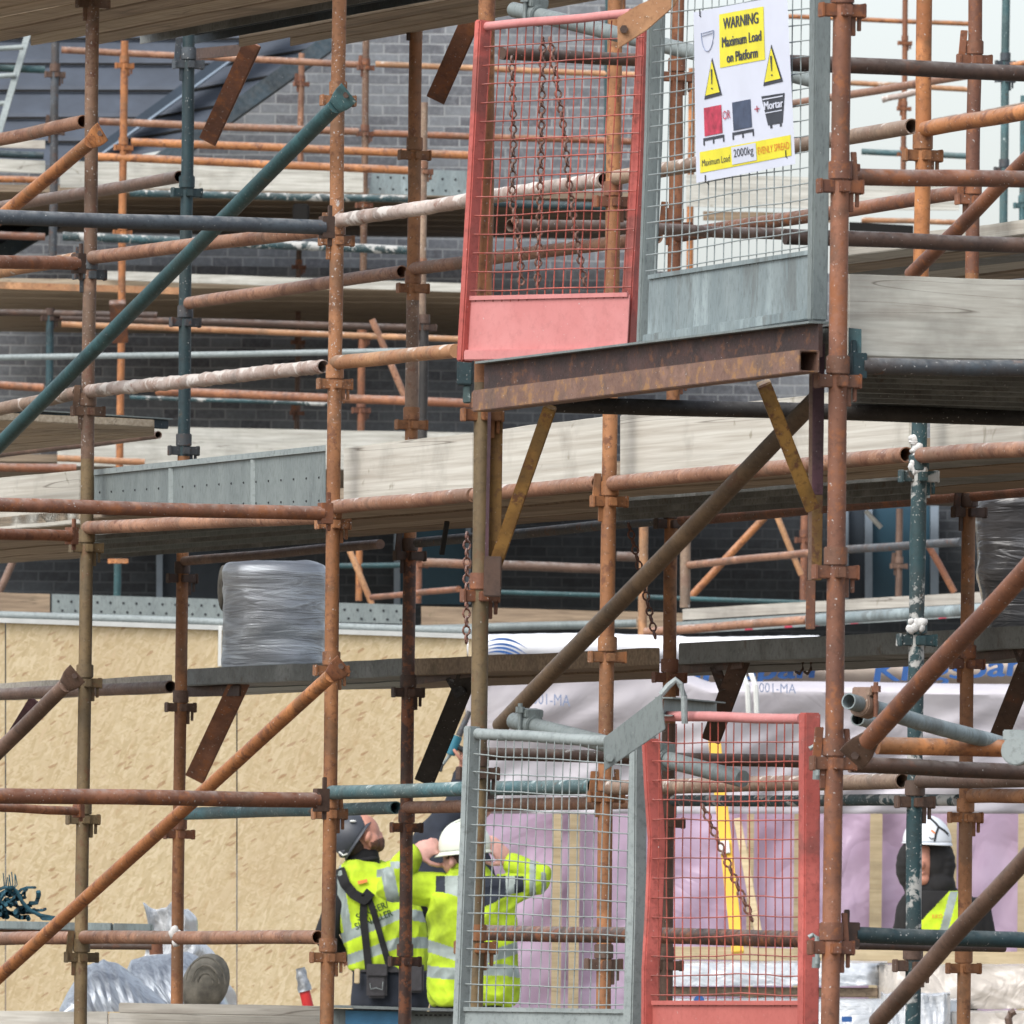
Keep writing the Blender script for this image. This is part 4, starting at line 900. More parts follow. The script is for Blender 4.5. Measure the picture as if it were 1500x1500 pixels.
m.path([spt(.10, .135, 1.5), spt(.23, .128, 1.5)], 0.0009, 4); m.path([spt(.10, .15, 1.5), spt(.23, .143, 1.5)], 0.0009, 4); m.build('emblem', 'ink_faint', t)
for cu, va in ((.205, .285), (.828, .272)):
    sshape('triangle_border', [(cu, va), (cu + .098, va + .232), (cu - .098, va + .238)], 'sign_dark', 1)
    sshape('triangle_field', [(cu, va + .022), (cu + .078, va + .212), (cu - .078, va + .217)], 'sign_yellow', 2)
    sshape('exclamation_mark', [(cu - .009, va + .07), (cu + .009, va + .07), (cu + .004, va + .158), (cu - .004, va + .158)], 'sign_dark', 3)
    sshape('exclamation_mark', [(cu + .009 * math.cos(i * .8), va + .183 + .005 * math.sin(i * .8)) for i in range(8)], 'sign_dark', 3)
for u0, mt in ((.10, 'sign_red'), (.405, 'sign_slate')):
    sshape('load_picture', R_(u0, .572, u0 + .19, .738), mt)
    sshape('pallet_picture', R_(u0 - .015, .748, u0 + .205, .765), 'sign_dark')
    for du in (-.015, .085, .19): sshape('pallet_picture', R_(u0 + du, .7655, u0 + du + .015, .79), 'sign_dark')
stext('lettering', 'OR', .305, .612, .385, .662, 'sign_red')
stext('lettering', '+', .635, .618, .685, .655, 'sign_red')
sshape('tub_picture', [(.705, .568), (.935, .572), (.90, .745), (.755, .745)], 'sign_dark')
sshape('tub_picture_line', R_(.72, .585, .92, .592), 'sign_white', 2); sshape('tub_picture_line', R_(.735, .668, .905, .674), 'sign_white', 2)
stext('lettering', 'Mortar', .73, .604, .915, .652, 'sign_white', 2, True)
for du in (.775, .87): sshape('tub_picture', R_(du, .7455, du + .02, .765), 'sign_dark')
sshape('yellow_panel', R_(.045, .825, .97, .947), 'sign_yellow')
sshape('white_panel', R_(.375, .833, .625, .935), 'sign_white', 2)
stext('lettering', 'Maximum Load', .07, .872, .355, .912, 'sign_dark', 2)
stext('lettering', '2000kg', .40, .848, .60, .91, 'sign_dark', 3)
stext('lettering', 'EVENLY SPREAD', .64, .862, .955, .905, 'sign_orange', 2)
for u, v in ((.08, .01), (.1, .985), (.92, .93)):
    m = MB(); m.path([spt(u, v - .02, 2), spt(u, v + .02, 2), spt(u + .01, v + .035, -3)], 0.0018, 5); m.build('cable_tie', 'plug_dark', t)
# ---------- sky, ground ----------
sc = SC
w = bpy.data.worlds.new('World'); sc.world = w; w.use_nodes = True; nt = w.node_tree
bg = nt.nodes['Background']; sky = nt.nodes.new('ShaderNodeTexSky'); sky.sky_type = 'NISHITA'; sky.sun_disc = False
SUN_EL, SUN_AZ = math.radians(48), math.radians(218)
sky.sun_elevation = SUN_EL; sky.sun_rotation = SUN_AZ; sky.air_density = 1.0; sky.dust_density = 3.0; sky.ozone_density = 1.0
hs = nt.nodes.new('ShaderNodeHueSaturation'); hs.inputs['Saturation'].default_value = 0.42; nt.links.new(sky.outputs[0], hs.inputs['Color'])
nt.links.new(hs.outputs[0], bg.inputs['Color']); bg.inputs['Strength'].default_value = 0.15
sl = bpy.data.lights.new('sun', 'SUN'); sl.energy = 1.15; sl.angle = math.radians(40); sl.color = (1, 0.97, 0.92)
so = bpy.data.objects.new('sun', sl); COL.objects.link(so)
sd = Vector((math.sin(SUN_AZ) * math.cos(SUN_EL), math.cos(SUN_AZ) * math.cos(SUN_EL), math.sin(SUN_EL)))
so.rotation_euler = sd.to_track_quat('Z', 'Y').to_euler()
m = MB(); m.add([Vector((-1500, -300, 0)), Vector((1500, -300, 0)), Vector((1500, 3000, 0)), Vector((-1500, 3000, 0))], [(0, 1, 2, 3)])
tag(m.build('ground', 'earth', origin=Vector((0, 0, 0)), smooth=0), 'bare ground of the building site', None, kind='structure')
m = MB(); m.box(Vector((0, 74.6, 0.275)), Vector((14, 0, 0)), Vector((0, 18, 0)), Vector((0, 0, .271)))
tag(m.build('floor_slab', 'concrete', origin=Vector((0, 74.6, 0)), smooth=0), 'concrete ground floor slab the workers stand on', None, kind='structure')

# ---------- brick building and roof ----------
def wallpoly(name, pts, Y, mat, label, cat='wall', th=0.3):
    m = MB(); m.slab([P(x, y, -Y) for x, y in pts], Vector((0, th, 0)))
    return tag(m.build(name, mat, origin=Vector((0, Y, 0)), smooth=0), label, cat)
t = thing('brick_building', 'grey brick building behind the scaffolds with blue doors', 'building', P(700, 1400, -93))
t['_o'] = (0, 93, 0); t.location = (0, 93, 0)
MB().slab([P(x, y, -93) for x, y in [(-80, 230), (225, 228), (478, 55), (478, -60), (942, -60), (942, 395), (-80, 395)]], Vector((0, .3, 0))).build('gable_wall', 'brick', t, smooth=0)
MB().slab([P(x, y, -92.8) for x, y in [(-80, 385), (1620, 405), (1620, 720), (-80, 700)]], Vector((0, .19, 0))).build('wall', 'brick', t, smooth=0)
MB().slab([P(x, y, -92.78) for x, y in [(-80, 700.5), (1620, 720.5), (1620, 1250), (-80, 1250)]], Vector((0, .17, 0))).build('base_wall', 'brick_shaded', t, smooth=0)  # lower storey: deck shade painted as a darker brick colour
def win(x0, x1, y0, y1, strips, mat='door_blue', name='door'):
    d = MB(); d.slab([P(x, y, -92.70) for x, y in ((x0, y0), (x1, y0), (x1, y1), (x0, y1))], Vector((0, .05, 0))); o = d.build(name, mat, t, smooth=0)
    o['_o'] = (0, 93, 0)
    for a, b in strips:
        MB().slab([P(x, y, -92.62) for x, y in ((a, y0), (b, y0), (b, y1), (a, y1))], Vector((0, .06, 0))).build('frame', 'frame_pale', o, smooth=0)
win(586, 682, 770, 885, [(577, 586), (682, 690)])
win(1278, 1362, 735, 885, [(1267, 1278), (1363, 1375)])
win(1240, 1266, 735, 885, [(1235, 1243)], 'roof_lead', 'window')
win(238, 322, 800, 885, [(229, 238)], 'roof_lead', 'window')
# slated roof in front of the gable
t = thing('slate_roof', 'blue grey slate roof with a hip and dark verge beside the brick gable', 'roof', P(-80, 240, -92.4))
H = lambda y: 140 + (225 - y) * 1.38       # hip line
V = lambda y: 238 + (232 - y) * 1.40       # verge line
ys = [30, 54, 91, 130, 170, 205, 240]
for k in range(len(ys) - 1):
    y0, y1 = ys[k], ys[k + 1]; d0, d1 = 92.0 - (y0 - 30) * .006, 92.0 - (y1 - 30) * .006 - .05
    x0, x1 = H(y0), H(y1)
    MB().slab([P(-80, y0, -d0 - .02), P(x0, y0, -d0 - .02), P(x1, y1 + 2, -d1), P(-80, y1 + 1, -d1)], Vector((0, .02, 0.03))).build('slate_course', 'roof_slate', t, smooth=0)
    r0, r1 = V(y0 - 25), V(y1 - 25)
    MB().slab([P(x0 + 3, y0, -d0 - .01), P(r0, y0 - 25, -d0 - .01), P(r1, y1 - 24, -d1), P(x1 + 3, y1 + 2, -d1)], Vector((0, .02, 0.03))).build('slate_course', 'roof_slate', t, smooth=0)
for y1 in ys[1:-1]:  # near-black bars stand in for the shadow under each slate lap
    d1 = 92.0 - (y1 - 30) * .006 - .05
    MB().bar(P(-80, y1 + 2.5, -d1 + .02), P(H(y1), y1 + 3, -d1 + .02), .02, M(3, -92)).build('lap_shadow', 'hoop', t)
    MB().bar(P(H(y1) + 3, y1 + 3, -d1 + .03), P(V(y1 - 25), y1 - 22, -d1 + .03), .02, M(3.4, -92)).build('lap_shadow', 'hoop', t)
MB().bar(P(H(20), 20, -91.6), P(H(236), 236, -90.6), M(15, -91), .1, up=Vector((0, -1, 0))).build('hip_cap', 'roof_lead', t)
MB().bar(P(H(20) + 5, 24, -91.5), P(H(236) + 5, 240, -90.5), M(3, -91), .1, up=Vector((0, -1, 0))).build('hip_flashing', 'frame_pale', t)
MB().bar(P(V(10) + 8, 10, -91.5), P(V(250) + 8, 250, -90.5), M(24, -91), .2, up=Vector((0, -1, 0))).build('verge', 'channel_blue', t)
t = thing('slate_roof', 'low slate roof edge under the far dark deck', 'roof', P(-80, 380, -91.8))
for k, (y0, y1, xa, xb) in enumerate(((290, 330, 130, 95), (330, 352, 95, 50), (352, 385, 50, -20))):
    MB().slab([P(-80, y0, -91.9), P(xa, y0, -91.9), P(xb, y1, -91.6), P(-80, y1, -91.6)], Vector((0, .02, .03))).build('slate_course', 'roof_slate', t, smooth=0)
MB().bar(P(140, 290, -91.5), P(-30, 390, -91.3), M(22, -91), .15, up=Vector((0, -1, 0))).build('verge', 'channel_blue', t)

# ---------- far scaffold ----------
FG = 'uprights of the far scaffold'; FR = 'rails of the far scaffold'
def fstd(label, x, yref, y0, y1, w, mat, Y=86, nodes=(), nm=None):
    standard(label, -Y, x, yref, y0, y1, mat, [(n, dict(mat=nm or mat)) for n in nodes], w=w, group=FG, hollow=False, k=1.0)
def fr(label, p, q, w, mat, Y=86, Y2=None, lump=0, holl=(0, 0)):
    rail(label, p, q, -Y, mat, s2=-(Y2 or Y), w=w, group=FR, lump=lump, seg=12, holl=holl, name='guard_rail')
fstd('slate blue far upright with white drips beside the ladder', 80, 150, 62, 395, 12, 'slate_mix', 84, (108, 192), 'umber')
fstd('dark teal far upright stub under the pale plank', 73, 500, 452, 580, 11, 'teal_dark', 85, (465,), 'rust_dark')
fstd('bright orange far upright left of the dark teal upright', 181, 200, 60, 700, 11, 'orange', 83, (95, 215, 340), 'orange')
fstd('salmon far upright standing against the brick gable', 441, 150, 78, 238, 9, 'rose', 89, (122,), 'rust')
fstd('thin dark far upright under the far deck', 437, 450, 350, 660, 8, 'umber', 89, (390, 500, 604), 'rust')
fstd('rust far upright daubed with white paint on the brick gable', 534, 250, 58, 400, 10, 'olive_speck', 87, (98, 195, 300), 'rust')
fstd('orange far upright under the far plank deck', 529, 600, 480, 650, 11, 'rust_bright', 86, (492, 600), 'rust')
fstd('thin teal far upright seen through the pink gate', 889, 170, -30, 300, 9, 'teal', 88, ())
fstd('orange far upright rising above the pink gate', 908, 20, -40, 60, 17, 'orange', 60, ())
fstd('white flaked rust upright close behind the orange brown one', 619, 350, 150, 700, 11, 'plaster_thin', 70, (250, 392), 'rose')
fstd('dark upright behind the white flaked paint', 620, 560, 470, 700, 14, 'black_steel', 66, (478,), 'rust_dark')
fstd('orange far upright behind the sign edge', 1012, 250, 100, 430, 10, 'orange', 84, ())
fstd('orange far upright against the sky beside the orange near upright', 1325, 100, -60, 250, 8, 'rust_bright', 88, (62, 158, 225), 'rust_bright')
fstd('teal far upright against the sky crossed by the wine transom', 1472, 150, -60, 330, 12, 'teal_worn', 78, (92, 115, 248), 'slate_mix')
fstd('teal upright cut by the frame edge against the sky', 1499, 250, 140, 330, 11, 'teal_worn', 80, (300,), 'teal_worn')
fstd('pale plastered upright under the brown transom by the sky', 1424, 380, 372, 410, 20, 'galv_light', 60, ())
fstd('orange and teal far upright with a tee top by the galvanised channel', 172, 850, 818, 910, 11, 'teal', 80, ())
fstd('orange far upright behind the crossed orange brace', 526, 840, 795, 880, 10, 'orange', 84, ())
fstd('blurred rust upright beside the blue door', 612, 840, 800, 884, 12, 'rust', 80, (826,), 'rust')
fstd('tan far upright behind the rusty hanging chain', 942, 850, 770, 930, 13, 'orange_pale', 76, ())
fstd('brown plaster marked upright on the shade coloured brick', 1004, 820, 765, 890, 15, 'plaster_thin', 78, ())
fstd('rust far upright by the yellow strut foot', 1178, 800, 745, 880, 11, 'rust', 84, (790,), 'rust')
fstd('brown upright in front of the right hand blue door', 1317, 810, 745, 880, 10, 'umber', 84, (828,), 'umber')
fr('pinkish top rail crossing the slate roof', (90, 73), (529, 95), 10, 'rose', 88)
fr('yellow tan rail high on the brick gable', (550, 94), (1040, 114), 9, 'orange_pale', 88)
fr('short teal rail beside the ladder', (-60, 98), (66, 102), 11, 'teal', 86)
fr('salmon rail low on the slate roof', (145, 178), (526, 193), 11, 'rose', 87)
fr('rust rail continuing over the brick to the pink gate', (548, 195), (940, 208), 10, 'rust_bright', 87)
fr('upper of the two long bright orange rails', (192, 208), (700, 228), 12, 'orange', 84)
fr('lower of the two long bright orange rails', (130, 229), (604, 250), 12, 'orange', 83)
fr('dark teal rail behind the short orange brace', (-60, 223), (64, 228), 11, 'teal_dark', 84)
fr('flat orange rail under the pale board by the short orange brace', (-60, 261), (66, 264), 10, 'orange', 83)
fr('teal pipe crusted white along the top under the pale far board', (190, 283), (608, 292), 11, 'teal_plaster', 86, lump=.003)
fr('teal pipe seen behind the pink gate chains', (690, 296), (905, 304), 12, 'teal_dark', 86)
fr('rust rail at the frame edge below the slate coloured tube', (-60, 342), (66, 347), 11, 'rust', 84)
fr('white topped pale teal pipe behind the orange tan upright', (92, 346), (606, 367), 13, 'teal_plaster', 82, lump=.003)
fr('thin clean grey pipe across the shaded brick', (-60, 525), (606, 514), 9, 'galv_light', 75)
fr('brown angle rail below the far plank deck', (-60, 457), (230, 462), 10, 'rust_dark', 85)
fr('long dark rail just under the far plank deck', (88, 466), (640, 481), 10, 'rust_dark', 85)
fr('white scuffed orange pipe below the dark rail', (90, 475), (676, 497), 9, 'orange_pale', 84)
fr('orange rail stub ending at the dark teal stub', (-60, 560), (64, 568), 12, 'rust_bright', 84)
fr('orange brown rail low across the shaded brick', (230, 573), (690, 591), 13, 'rust_bright', 84, 83)
fr('pale teal pipe touching the orange brown rail', (190, 582), (480, 592), 6, 'teal_plaster', 85)
fr('orange rail above the pale toe board end', (-60, 684), (112, 686), 13, 'rust_bright', 74)
fr('cream scuffed rail behind the cement spotted upright', (84, 671), (212, 677), 10, 'orange_pale', 80)
fr('thin orange rail high against the sky', (1155, 24), (1422, 35), 7, 'orange', 90)
fr('beige rail against the sky under the dark brown transom', (1240, 121), (1420, 131), 8, 'orange_pale', 90)
fr('maroon rail with white dots climbing against the sky', (1155, 153), (1420, 110), 12, 'rose', 70, 66)
fr('white caked board end pipe against the sky', (1292, 146), (1350, 133), 9, 'plaster', 84, lump=.004)
fr('thin teal rail against the sky beside the orange upright', (1262, 222), (1420, 229), 9, 'teal_worn', 88)
fr('slim pale rail climbing past the stout upright into the sky', (1368, 177), (1560, 142), 7, 'plaster_thin', 72, 70)
fr('orange pipe end at the frame edge under the dark brown transom', (1480, 96), (1560, 82), 9, 'orange', 70)
fr('mustard rail under the brown ledger by the sky', (1262, 322), (1402, 326), 8, 'orange_pale', 84)
fr('brown rail crossing the blue door', (618, 824), (690, 827), 13, 'rose', 80)
fr('brown rail across the shade coloured brick behind the tan upright', (735, 828), (880, 833), 14, 'umber', 80)
fr('short brown rail between the tan upright and the olive brace', (903, 815), (942, 817), 14, 'umber', 80)
fr('teal rail behind the orange tan upright by the blue door', (494, 829), (590, 828), 8, 'teal', 84)
fr('rust rail climbing across the blue door foot', (545, 875), (672, 863), 9, 'rust_bright', 80, 78)
fr('mauve brown rail climbing across the shade coloured brick', (1008, 828), (1192, 809), 11, 'rose', 78, 76)
fr('grey rail crossing the two blue doors', (1240, 805), (1408, 794), 12, 'slate_mix', 78, 76)
fr('thin teal rail low across the shade coloured brick', (690, 866), (1190, 883), 7, 'teal', 80)
def fbrace(label, p, q, w, mat, Y):
    brace(label, p, q, -Y, mat, w=w, ends='', group='far diagonal braces')
fbrace('orange far brace leaning on the shade coloured brick', (1008, 878), (1120, 758), 11, 'orange', 82)
fbrace('buff far brace falling to the yellow strut foot', (1138, 755), (1174, 842), 9, 'orange_pale', 83)
fbrace('orange brown far brace beside the stout upright', (1358, 795), (1398, 868), 10, 'rust_bright', 82)
fbrace('pinkish far brace behind the flaked upright', (545, 468), (597, 590), 10, 'rose', 84)
fbrace('crossed orange far brace above the galvanised channel', (512, 806), (545, 885), 9, 'orange_pale', 82)
fbrace('brown far brace at the frame edge above the tan plank', (22, 815), (-5, 875), 11, 'umber', 82)
fbrace('white painted batten leaning in the doorway', (1268, 748), (1291, 773), 7, 'frame_white', 90)
# far decks with their toe boards
def fdeck(label, xa, xb, y0, Y0, Y1, n, mat, group, th=.05):
    Z = ZC + ray(700, y0)[1] * Y0 / F; mat = mat + '_x' if mat + '_x' in MATS else mat
    for i in range(n):
        a0 = Y0 + (Y1 - Y0) * i / n; a1 = Y0 + (Y1 - Y0) * (i + .95) / n
        def pt(x, Y):
            v = (Z - ZC) * F / Y; u = (x - PX - v * SR) / CR; return Vector((u * Y / F, Y, Z))
        board(label, (pt(xa, a0), pt(xb, a0), pt(xb, a1), pt(xa, a1)), Z3 * th, mat, group=group, bevel=0)
fdeck('dark board of the far deck just under the brick gable', -80, 945, 289, 87.6, 92.6, 7, 'wood_deck', 'boards of the far deck under the gable')
fdeck('timber board of the far plank deck across the shaded brick', -80, 676, 427, 86, 92.5, 8, 'wood_deck_b', 'boards of the far plank deck')
fdeck('board of the far deck above the shade coloured brick', -80, 1620, 684, 86, 92.5, 5, 'wood_deck', 'boards of the far deck above the shade coloured brick')
def ftoe(label, pts, Y, mat, group='pale toe boards of the far scaffold', th=.04, name='toe_board', cat='toe board'):
    mat = mat + '_x' if mat + '_x' in MATS else mat
    return board(label, tuple(P(x, y, -Y) for x, y in pts), Vector((0, th, 0)), mat, name=name, cat=cat, group=group, bevel=0)
ftoe('pale far toe board under the two orange rails', [(88, 236), (532, 243), (532, 282), (88, 274)], 86.5, 'wood_pale_b')
ftoe('short pale far toe board behind the short orange brace', [(-60, 231), (66, 235), (66, 253), (-60, 250)], 86.5, 'wood_pale_b')
ftoe('thin pale far board by the white dripped upright', [(-60, 203), (66, 205), (66, 217), (-60, 214)], 86.9, 'wood_grey')
ftoe('long pale edge board of the far plank deck', [(155, 397), (676, 415), (676, 428), (155, 410)], 85.9, 'wood_pale_b')
ftoe('reddish edged plank lying at the frame edge on the far deck', [(-60, 411), (275, 421), (275, 431), (-60, 421)], 85.0, 'orange_pale')
ftoe('wide pale far board low across the shaded brick', [(84, 622), (694, 634), (694, 690), (84, 682)], 85.8, 'wood_pale_b')
ftoe('pale far board seen through the grey mesh under the sign', [(1005, 256), (1405, 264), (1405, 308), (1005, 302)], 80, 'wood_pale_b')
ftoe('brown far plank seen through the grey mesh', [(1030, 309), (1240, 313), (1240, 326), (1030, 322)], 80.5, 'wood_brown')
ftoe('black board standing on edge beside the stout upright', [(1244, 325), (1338, 330), (1338, 342), (1244, 338)], 80.5, 'hoop')
ftoe('tan plank end on the galvanised channel', [(-60, 866), (73, 870), (73, 897), (-60, 896)], 78, 'wood_brown')
ftoe('weathered brown plank beside the blue door foot', [(617, 888), (1000, 898), (1000, 922), (617, 915)], 78, 'wood_brown')
ftoe('long pale plank climbing under the blue doors', [(1000, 892), (1620, 856), (1620, 872), (1000, 908)], 76, 'wood_grey')
def fplate(label, pts, Y, holes=True, marks=False, rows=2, mat='galv'):
    t = thing('toe_plate', label, 'toe plate', P(*pts[3], -Y)); w = [P(x, y, -Y) for x, y in pts]
    m = MB(); m.slab(w, Vector((0, .01, 0)))
    if holes:
        n = int((pts[1][0] - pts[0][0]) / 19)
        for r_ in range(rows):
            for i in range(n):
                p = bil(w, (i + .5 + .3 * r_) / (n + .5), .35 + .45 * r_) - Vector((0, .002, 0)); m.tube(p, p - Vector((0, .001, 0)), .0085, 8, mi=1)
    m.build('web', [mat, 'plug_dark'], t, smooth=0)
    if marks:
        for f in (.05, .18, .27, .33, .42, .62): MB().slab([bil(w, f, .3) - Vector((0, .004, 0)), bil(w, f + .012, .3) - Vector((0, .004, 0)), bil(w, f + .018, 1) - Vector((0, .004, 0)), bil(w, f, 1) - Vector((0, .004, 0))], Vector((0, .003, 0))).build('paint_mark', 'sign_red', t, smooth=0)
fplate('long galvanised channel with punched holes above the chipboard wall', [(76, 870), (600, 886), (600, 914), (76, 900)], 79)
fplate('perforated galvanised far toe plate next to the flaked upright', [(546, 246), (705, 251), (705, 288), (540, 284)], 86.6, rows=2, mat='galv_blue')
fplate('bright galvanised channel with red paint marks under the blue doors', [(975, 912), (1620, 872), (1620, 892), (975, 930)], 75, False, True, mat='galv_light')
fr('grey tube along the foot of the far scaffold by the olive upright', (612, 922), (932, 913), 12, 'galv', 76)
fr('teal grey tube under the red marked channel', (1186, 909), (1560, 884), 17, 'galv_blue', 74, 72)
fr('rust tube ending open under the red marked channel', (945, 926), (1182, 908), 13, 'rose', 74.5, 74, holl=(0, 1))
fr('pale grey strip rail along the top of the chipboard', (-60, 899), (700, 925), 12, 'galv_light', 74)
# ladder
t = thing('ladder', 'pale aluminium ladder leaning at the frame edge over the slate roof', 'ladder', P(-20, 300, -86))
for x0, x1 in ((-12, -62), (36, -20)):
    MB().bar(P(x0 + 8, 40, -86), P(x1 + 8, 230, -85.6), M(9, -86), .06, up=Vector((0, -1, 0))).build('stile', 'galv_light', t)
for y in (72, 113, 154, 195):
    f = (y - 40) / 190; MB().tube(P(-4 - 50 * f, y, -85.8), P(44 - 56 * f, y - 3, -85.8), .018, 10).build('rung', 'galv_light', t)

# ---------- chipboard wall ----------
t = thing('chipboard_wall', 'pale chipboard hoarding wall of tall boards behind the workers', 'wall', P(-330, 1420, -65.5))
wy = lambda x: 66 + (x + 330) * .0013
for a, b in ((-330, 7), (9, 346), (348, 684), (686, 700)):
    ya, yb = 911 + a * .034, 911 + b * .034
    MB().slab((P(a, ya, -wy(a)), P(b, yb, -wy(b)), P(b, 1690, -wy(b)), P(a, 1690, -wy(a))), Vector((0, .018, 0))).build('panel', 'osb', t, smooth=0)
for a, b in ((-330, 322), (324, 700)):
    MB().slab((P(a, 905 + a * .034, -wy(a) + .03), P(b, 905 + b * .034, -wy(b) + .03), P(b, 912 + b * .034, -wy(b) + .03), P(a, 912 + a * .034, -wy(a) + .03)), Vector((0, .05, 0))).build('top_trim', 'frame_white', t, smooth=0)
MB().slab((P(320, 916, -wy(320) + .03), P(325, 916, -wy(320) + .03), P(324, 976, -wy(320) + .03), P(319, 976, -wy(320) + .03)), Vector((0, .02, 0))).build('edge_strip', 'frame_white', t, smooth=0)

# ---------- insulated wall, membranes ----------
t = thing('insulated_wall', 'timber stud wall behind lilac plastic film', 'wall', P(700, 1700, -69))
def filmfn(u, v):
    x = 688 + u * 900; y = 1150 + v * 560; p = P(x, y, -69)
    p.y += 0.05 * noise.noise(Vector((u * 9, v * 4, 2))) + .03 * noise.noise(Vector((u * 25 + v * 12, v * 9, 5)))
    return p
MB().grid(filmfn, 70, 50).build('plastic_film', 'film_lilac', t, solid=0.004)
for x0, x1 in ((808, 822), (833, 848), (1093, 1103), (1162, 1172), (1273, 1291), (1386, 1400), (1490, 1503)):
    MB().slab((P(x0 + 2, 1150, -68.92), P(x1 + 2, 1150, -68.92), P(x1 - 3, 1700, -68.92), P(x0 - 3, 1700, -68.92)), Vector((0, -.02, 0))).build('stud', 'stud', t, smooth=0)
# grey membrane draped over a rail
t = thing('breather_membrane', 'grey breather membrane hanging in folds over the lilac wall', 'membrane', P(700, 1210, -67))
def drape(u, v):
    x = 682 + u * 920; top = 964 + 36 * max(0, min(1, (x - 950) / 90)) + 2 * math.sin(u * 9)
    if v < .25:
        a = v / .25 * math.pi / 2; y = top + 16 * (1 - math.cos(a)); Y = 67.4 - .25 * math.sin(a)
    else:
        f = (v - .25) / .75; y = top + 16 + f * (1192 - top - 16); Y = 67.15 + .25 * f
        Y += (.10 * noise.noise(Vector((u * 7, f * 2.2, 1))) + .06 * noise.noise(Vector((u * 16 + f * 6, f * 3, 4)))) * min(1, f * 2.5)
    return P(x, y, -Y)
MB().grid(drape, 110, 40).build('sheet', 'membrane', t, solid=0.003)
def wtext(parent, s, x0, y0, x1, y1, Y, mat, mirror=False, shear=0.0, sl=0.0, bold=0):
    vs, fs = text2d(s, 1, 1); m = MB()
    for b in range(bold + 1):
        m.add([P((x1 - (x1 - x0) * x if mirror else x0 + (x1 - x0) * x) + shear * y + b * 1.1, y1 - (y1 - y0) * y + sl * (x - .5) + b * .3, -(Y - b * .001)) for x, y in vs], fs)
    m.build('lettering', mat, parent, smooth=0)
wtext(t, 'AM-100', 780, 1016, 835, 1033, 66.95, 'ink_faint', True, 0, -4)
wtext(t, 'AM-100', 1112, 1001, 1166, 1015, 66.95, 'ink_faint', True, 0, -2)
for x0 in (1088, 1100):
    MB().path([P(x0, 986, -66.9), P(x0 + 7, 1005, -66.75), P(x0 + 9, 1050, -66.75)], [M(4, -67)] * 3, 6).build('strap', 'frame_white', t)
# beige membrane with big blue lettering
t = thing('lettered_membrane', 'beige wrap with blue lettering behind the grey membrane', 'membrane', P(1040, 1010, -68))
MB().grid(lambda u, v: P(1010 + u * 600, 955 + v * 58 - u * 6, -(67.9 - .10 * math.sin(v * 3.1) + .02 * noise.noise(Vector((u * 20, v * 2, 0))))), 60, 8).build('sheet', 'membrane_beige', t, solid=0.003)
wtext(t, 'Kingspan', 975, 963, 1188, 1006, 67.70, 'ink_blue', False, 6, -6, 3)
wtext(t, 'Kingspan', 1278, 962, 1496, 1004, 67.70, 'ink_blue', False, 6, -10, 3)
# white roll above
t = thing('membrane_roll', 'long white membrane roll with a blue wave logo above the brown hop up boards', 'roll', P(690, 955, -67))
MB().tube(P(688, 948, -68), P(1200, 950, -67.6), M(19, -68), 24, rings=40, wob=.01, lump=.006).build('roll', 'membrane_white', t)
for k in range(4):
    m = MB(); n = 14; vs = []
    for i in range(n + 1):
        f = i / n; x = 714 + 58 * f; y = 938 + 4.8 * k + 17 * (f - .35) ** 2 * 2 - (2 if k == 0 else 0) + k * f * 2.0
        hh = 1.7 * math.sin(math.pi * min(1, f * 1.05)) + .3
        vs += [P(x, y - hh, -67.70 + .004 * k * 0), P(x, y + hh, -67.70)]
    m.add(vs, [(2 * i, 2 * i + 1, 2 * i + 3, 2 * i + 2) for i in range(n)]); m.build('logo', 'ink_blue', t)

# ---------- things stored on the decks ----------
def lump_lathe(m, cx, Y, ztop, zbot, prof, sq=1.0, amp=.01, fr_=6, nu=48, nv=26, ry=1.0, seed=0, lean=0):
    """soft standing shape; prof: [(height fraction from the top, radius in metres)]"""
    def R(f):
        for (a, ra), (b, rb) in zip(prof, prof[1:]):
            if f <= b: return ra + (rb - ra) * (f - a) / (b - a)
        return prof[-1][1]
    vs, fs = [], []
    for j in range(nv + 1):
        f = j / nv; z = ztop + (zbot - ztop) * f
        for k in range(nu):
            a = 2 * math.pi * k / nu; ca, sa = math.cos(a), math.sin(a)
            e = 2 / (2 + sq); r = R(f)
            x = math.copysign(abs(ca) ** e, ca) * r; y = math.copysign(abs(sa) ** e, sa) * r * ry
            p = Vector((cx + x + lean * (1 - f), Y + y, z)); n_ = Vector((ca, sa, 0))
            p += n_ * amp * noise.noise(Vector((p.x * fr_ + seed, p.y * fr_, p.z * fr_ * 2.2))) + n_ * amp * .35 * noise.noise(p * fr_ * 5)
            if f == 0 or f == 1: p.z += amp * .6 * noise.noise(p * 12)
            vs.append(p)
    for j in range(nv):
        for k in range(nu): fs.append((j * nu + k, (j + 1) * nu + k, (j + 1) * nu + (k + 1) % nu, j * nu + (k + 1) % nu))
    fs.append(tuple(range(nu))); fs.append(tuple(nv * nu + k for k in range(nu))[::-1])
    m.add(vs, fs)
c = P(400, 900, 47.6); Y = c.y; zt = P(400, 823, 47.6).z; zb = 2.782
t = thing('insulation_roll', 'foil wrapped insulation roll standing on the grey hop up planks', 'roll', Vector((c.x, Y, zb)))
m = MB(); rr = M(77, -Y); lump_lathe(m, c.x + .005, Y, zt, zb, [(0, rr * .80), (.03, rr * .93), (.1, rr), (.5, rr * .97), (.9, rr * .99), (1, rr * .98)], .5, .012, 5, 64, 40); m.build('wrapped_body', 'foil', t)
m = MB(); m.ell(P(327, 862, 47.6) + Vector((0, -.06, 0)), M(8, -Y), .12, M(34, -Y)); m.build('inner_end', 'foil_core', t)
c = P(1512, 850, 47.6); Y = c.y; zt = P(1512, 728, 47.6).z; rr = M(84, -Y)
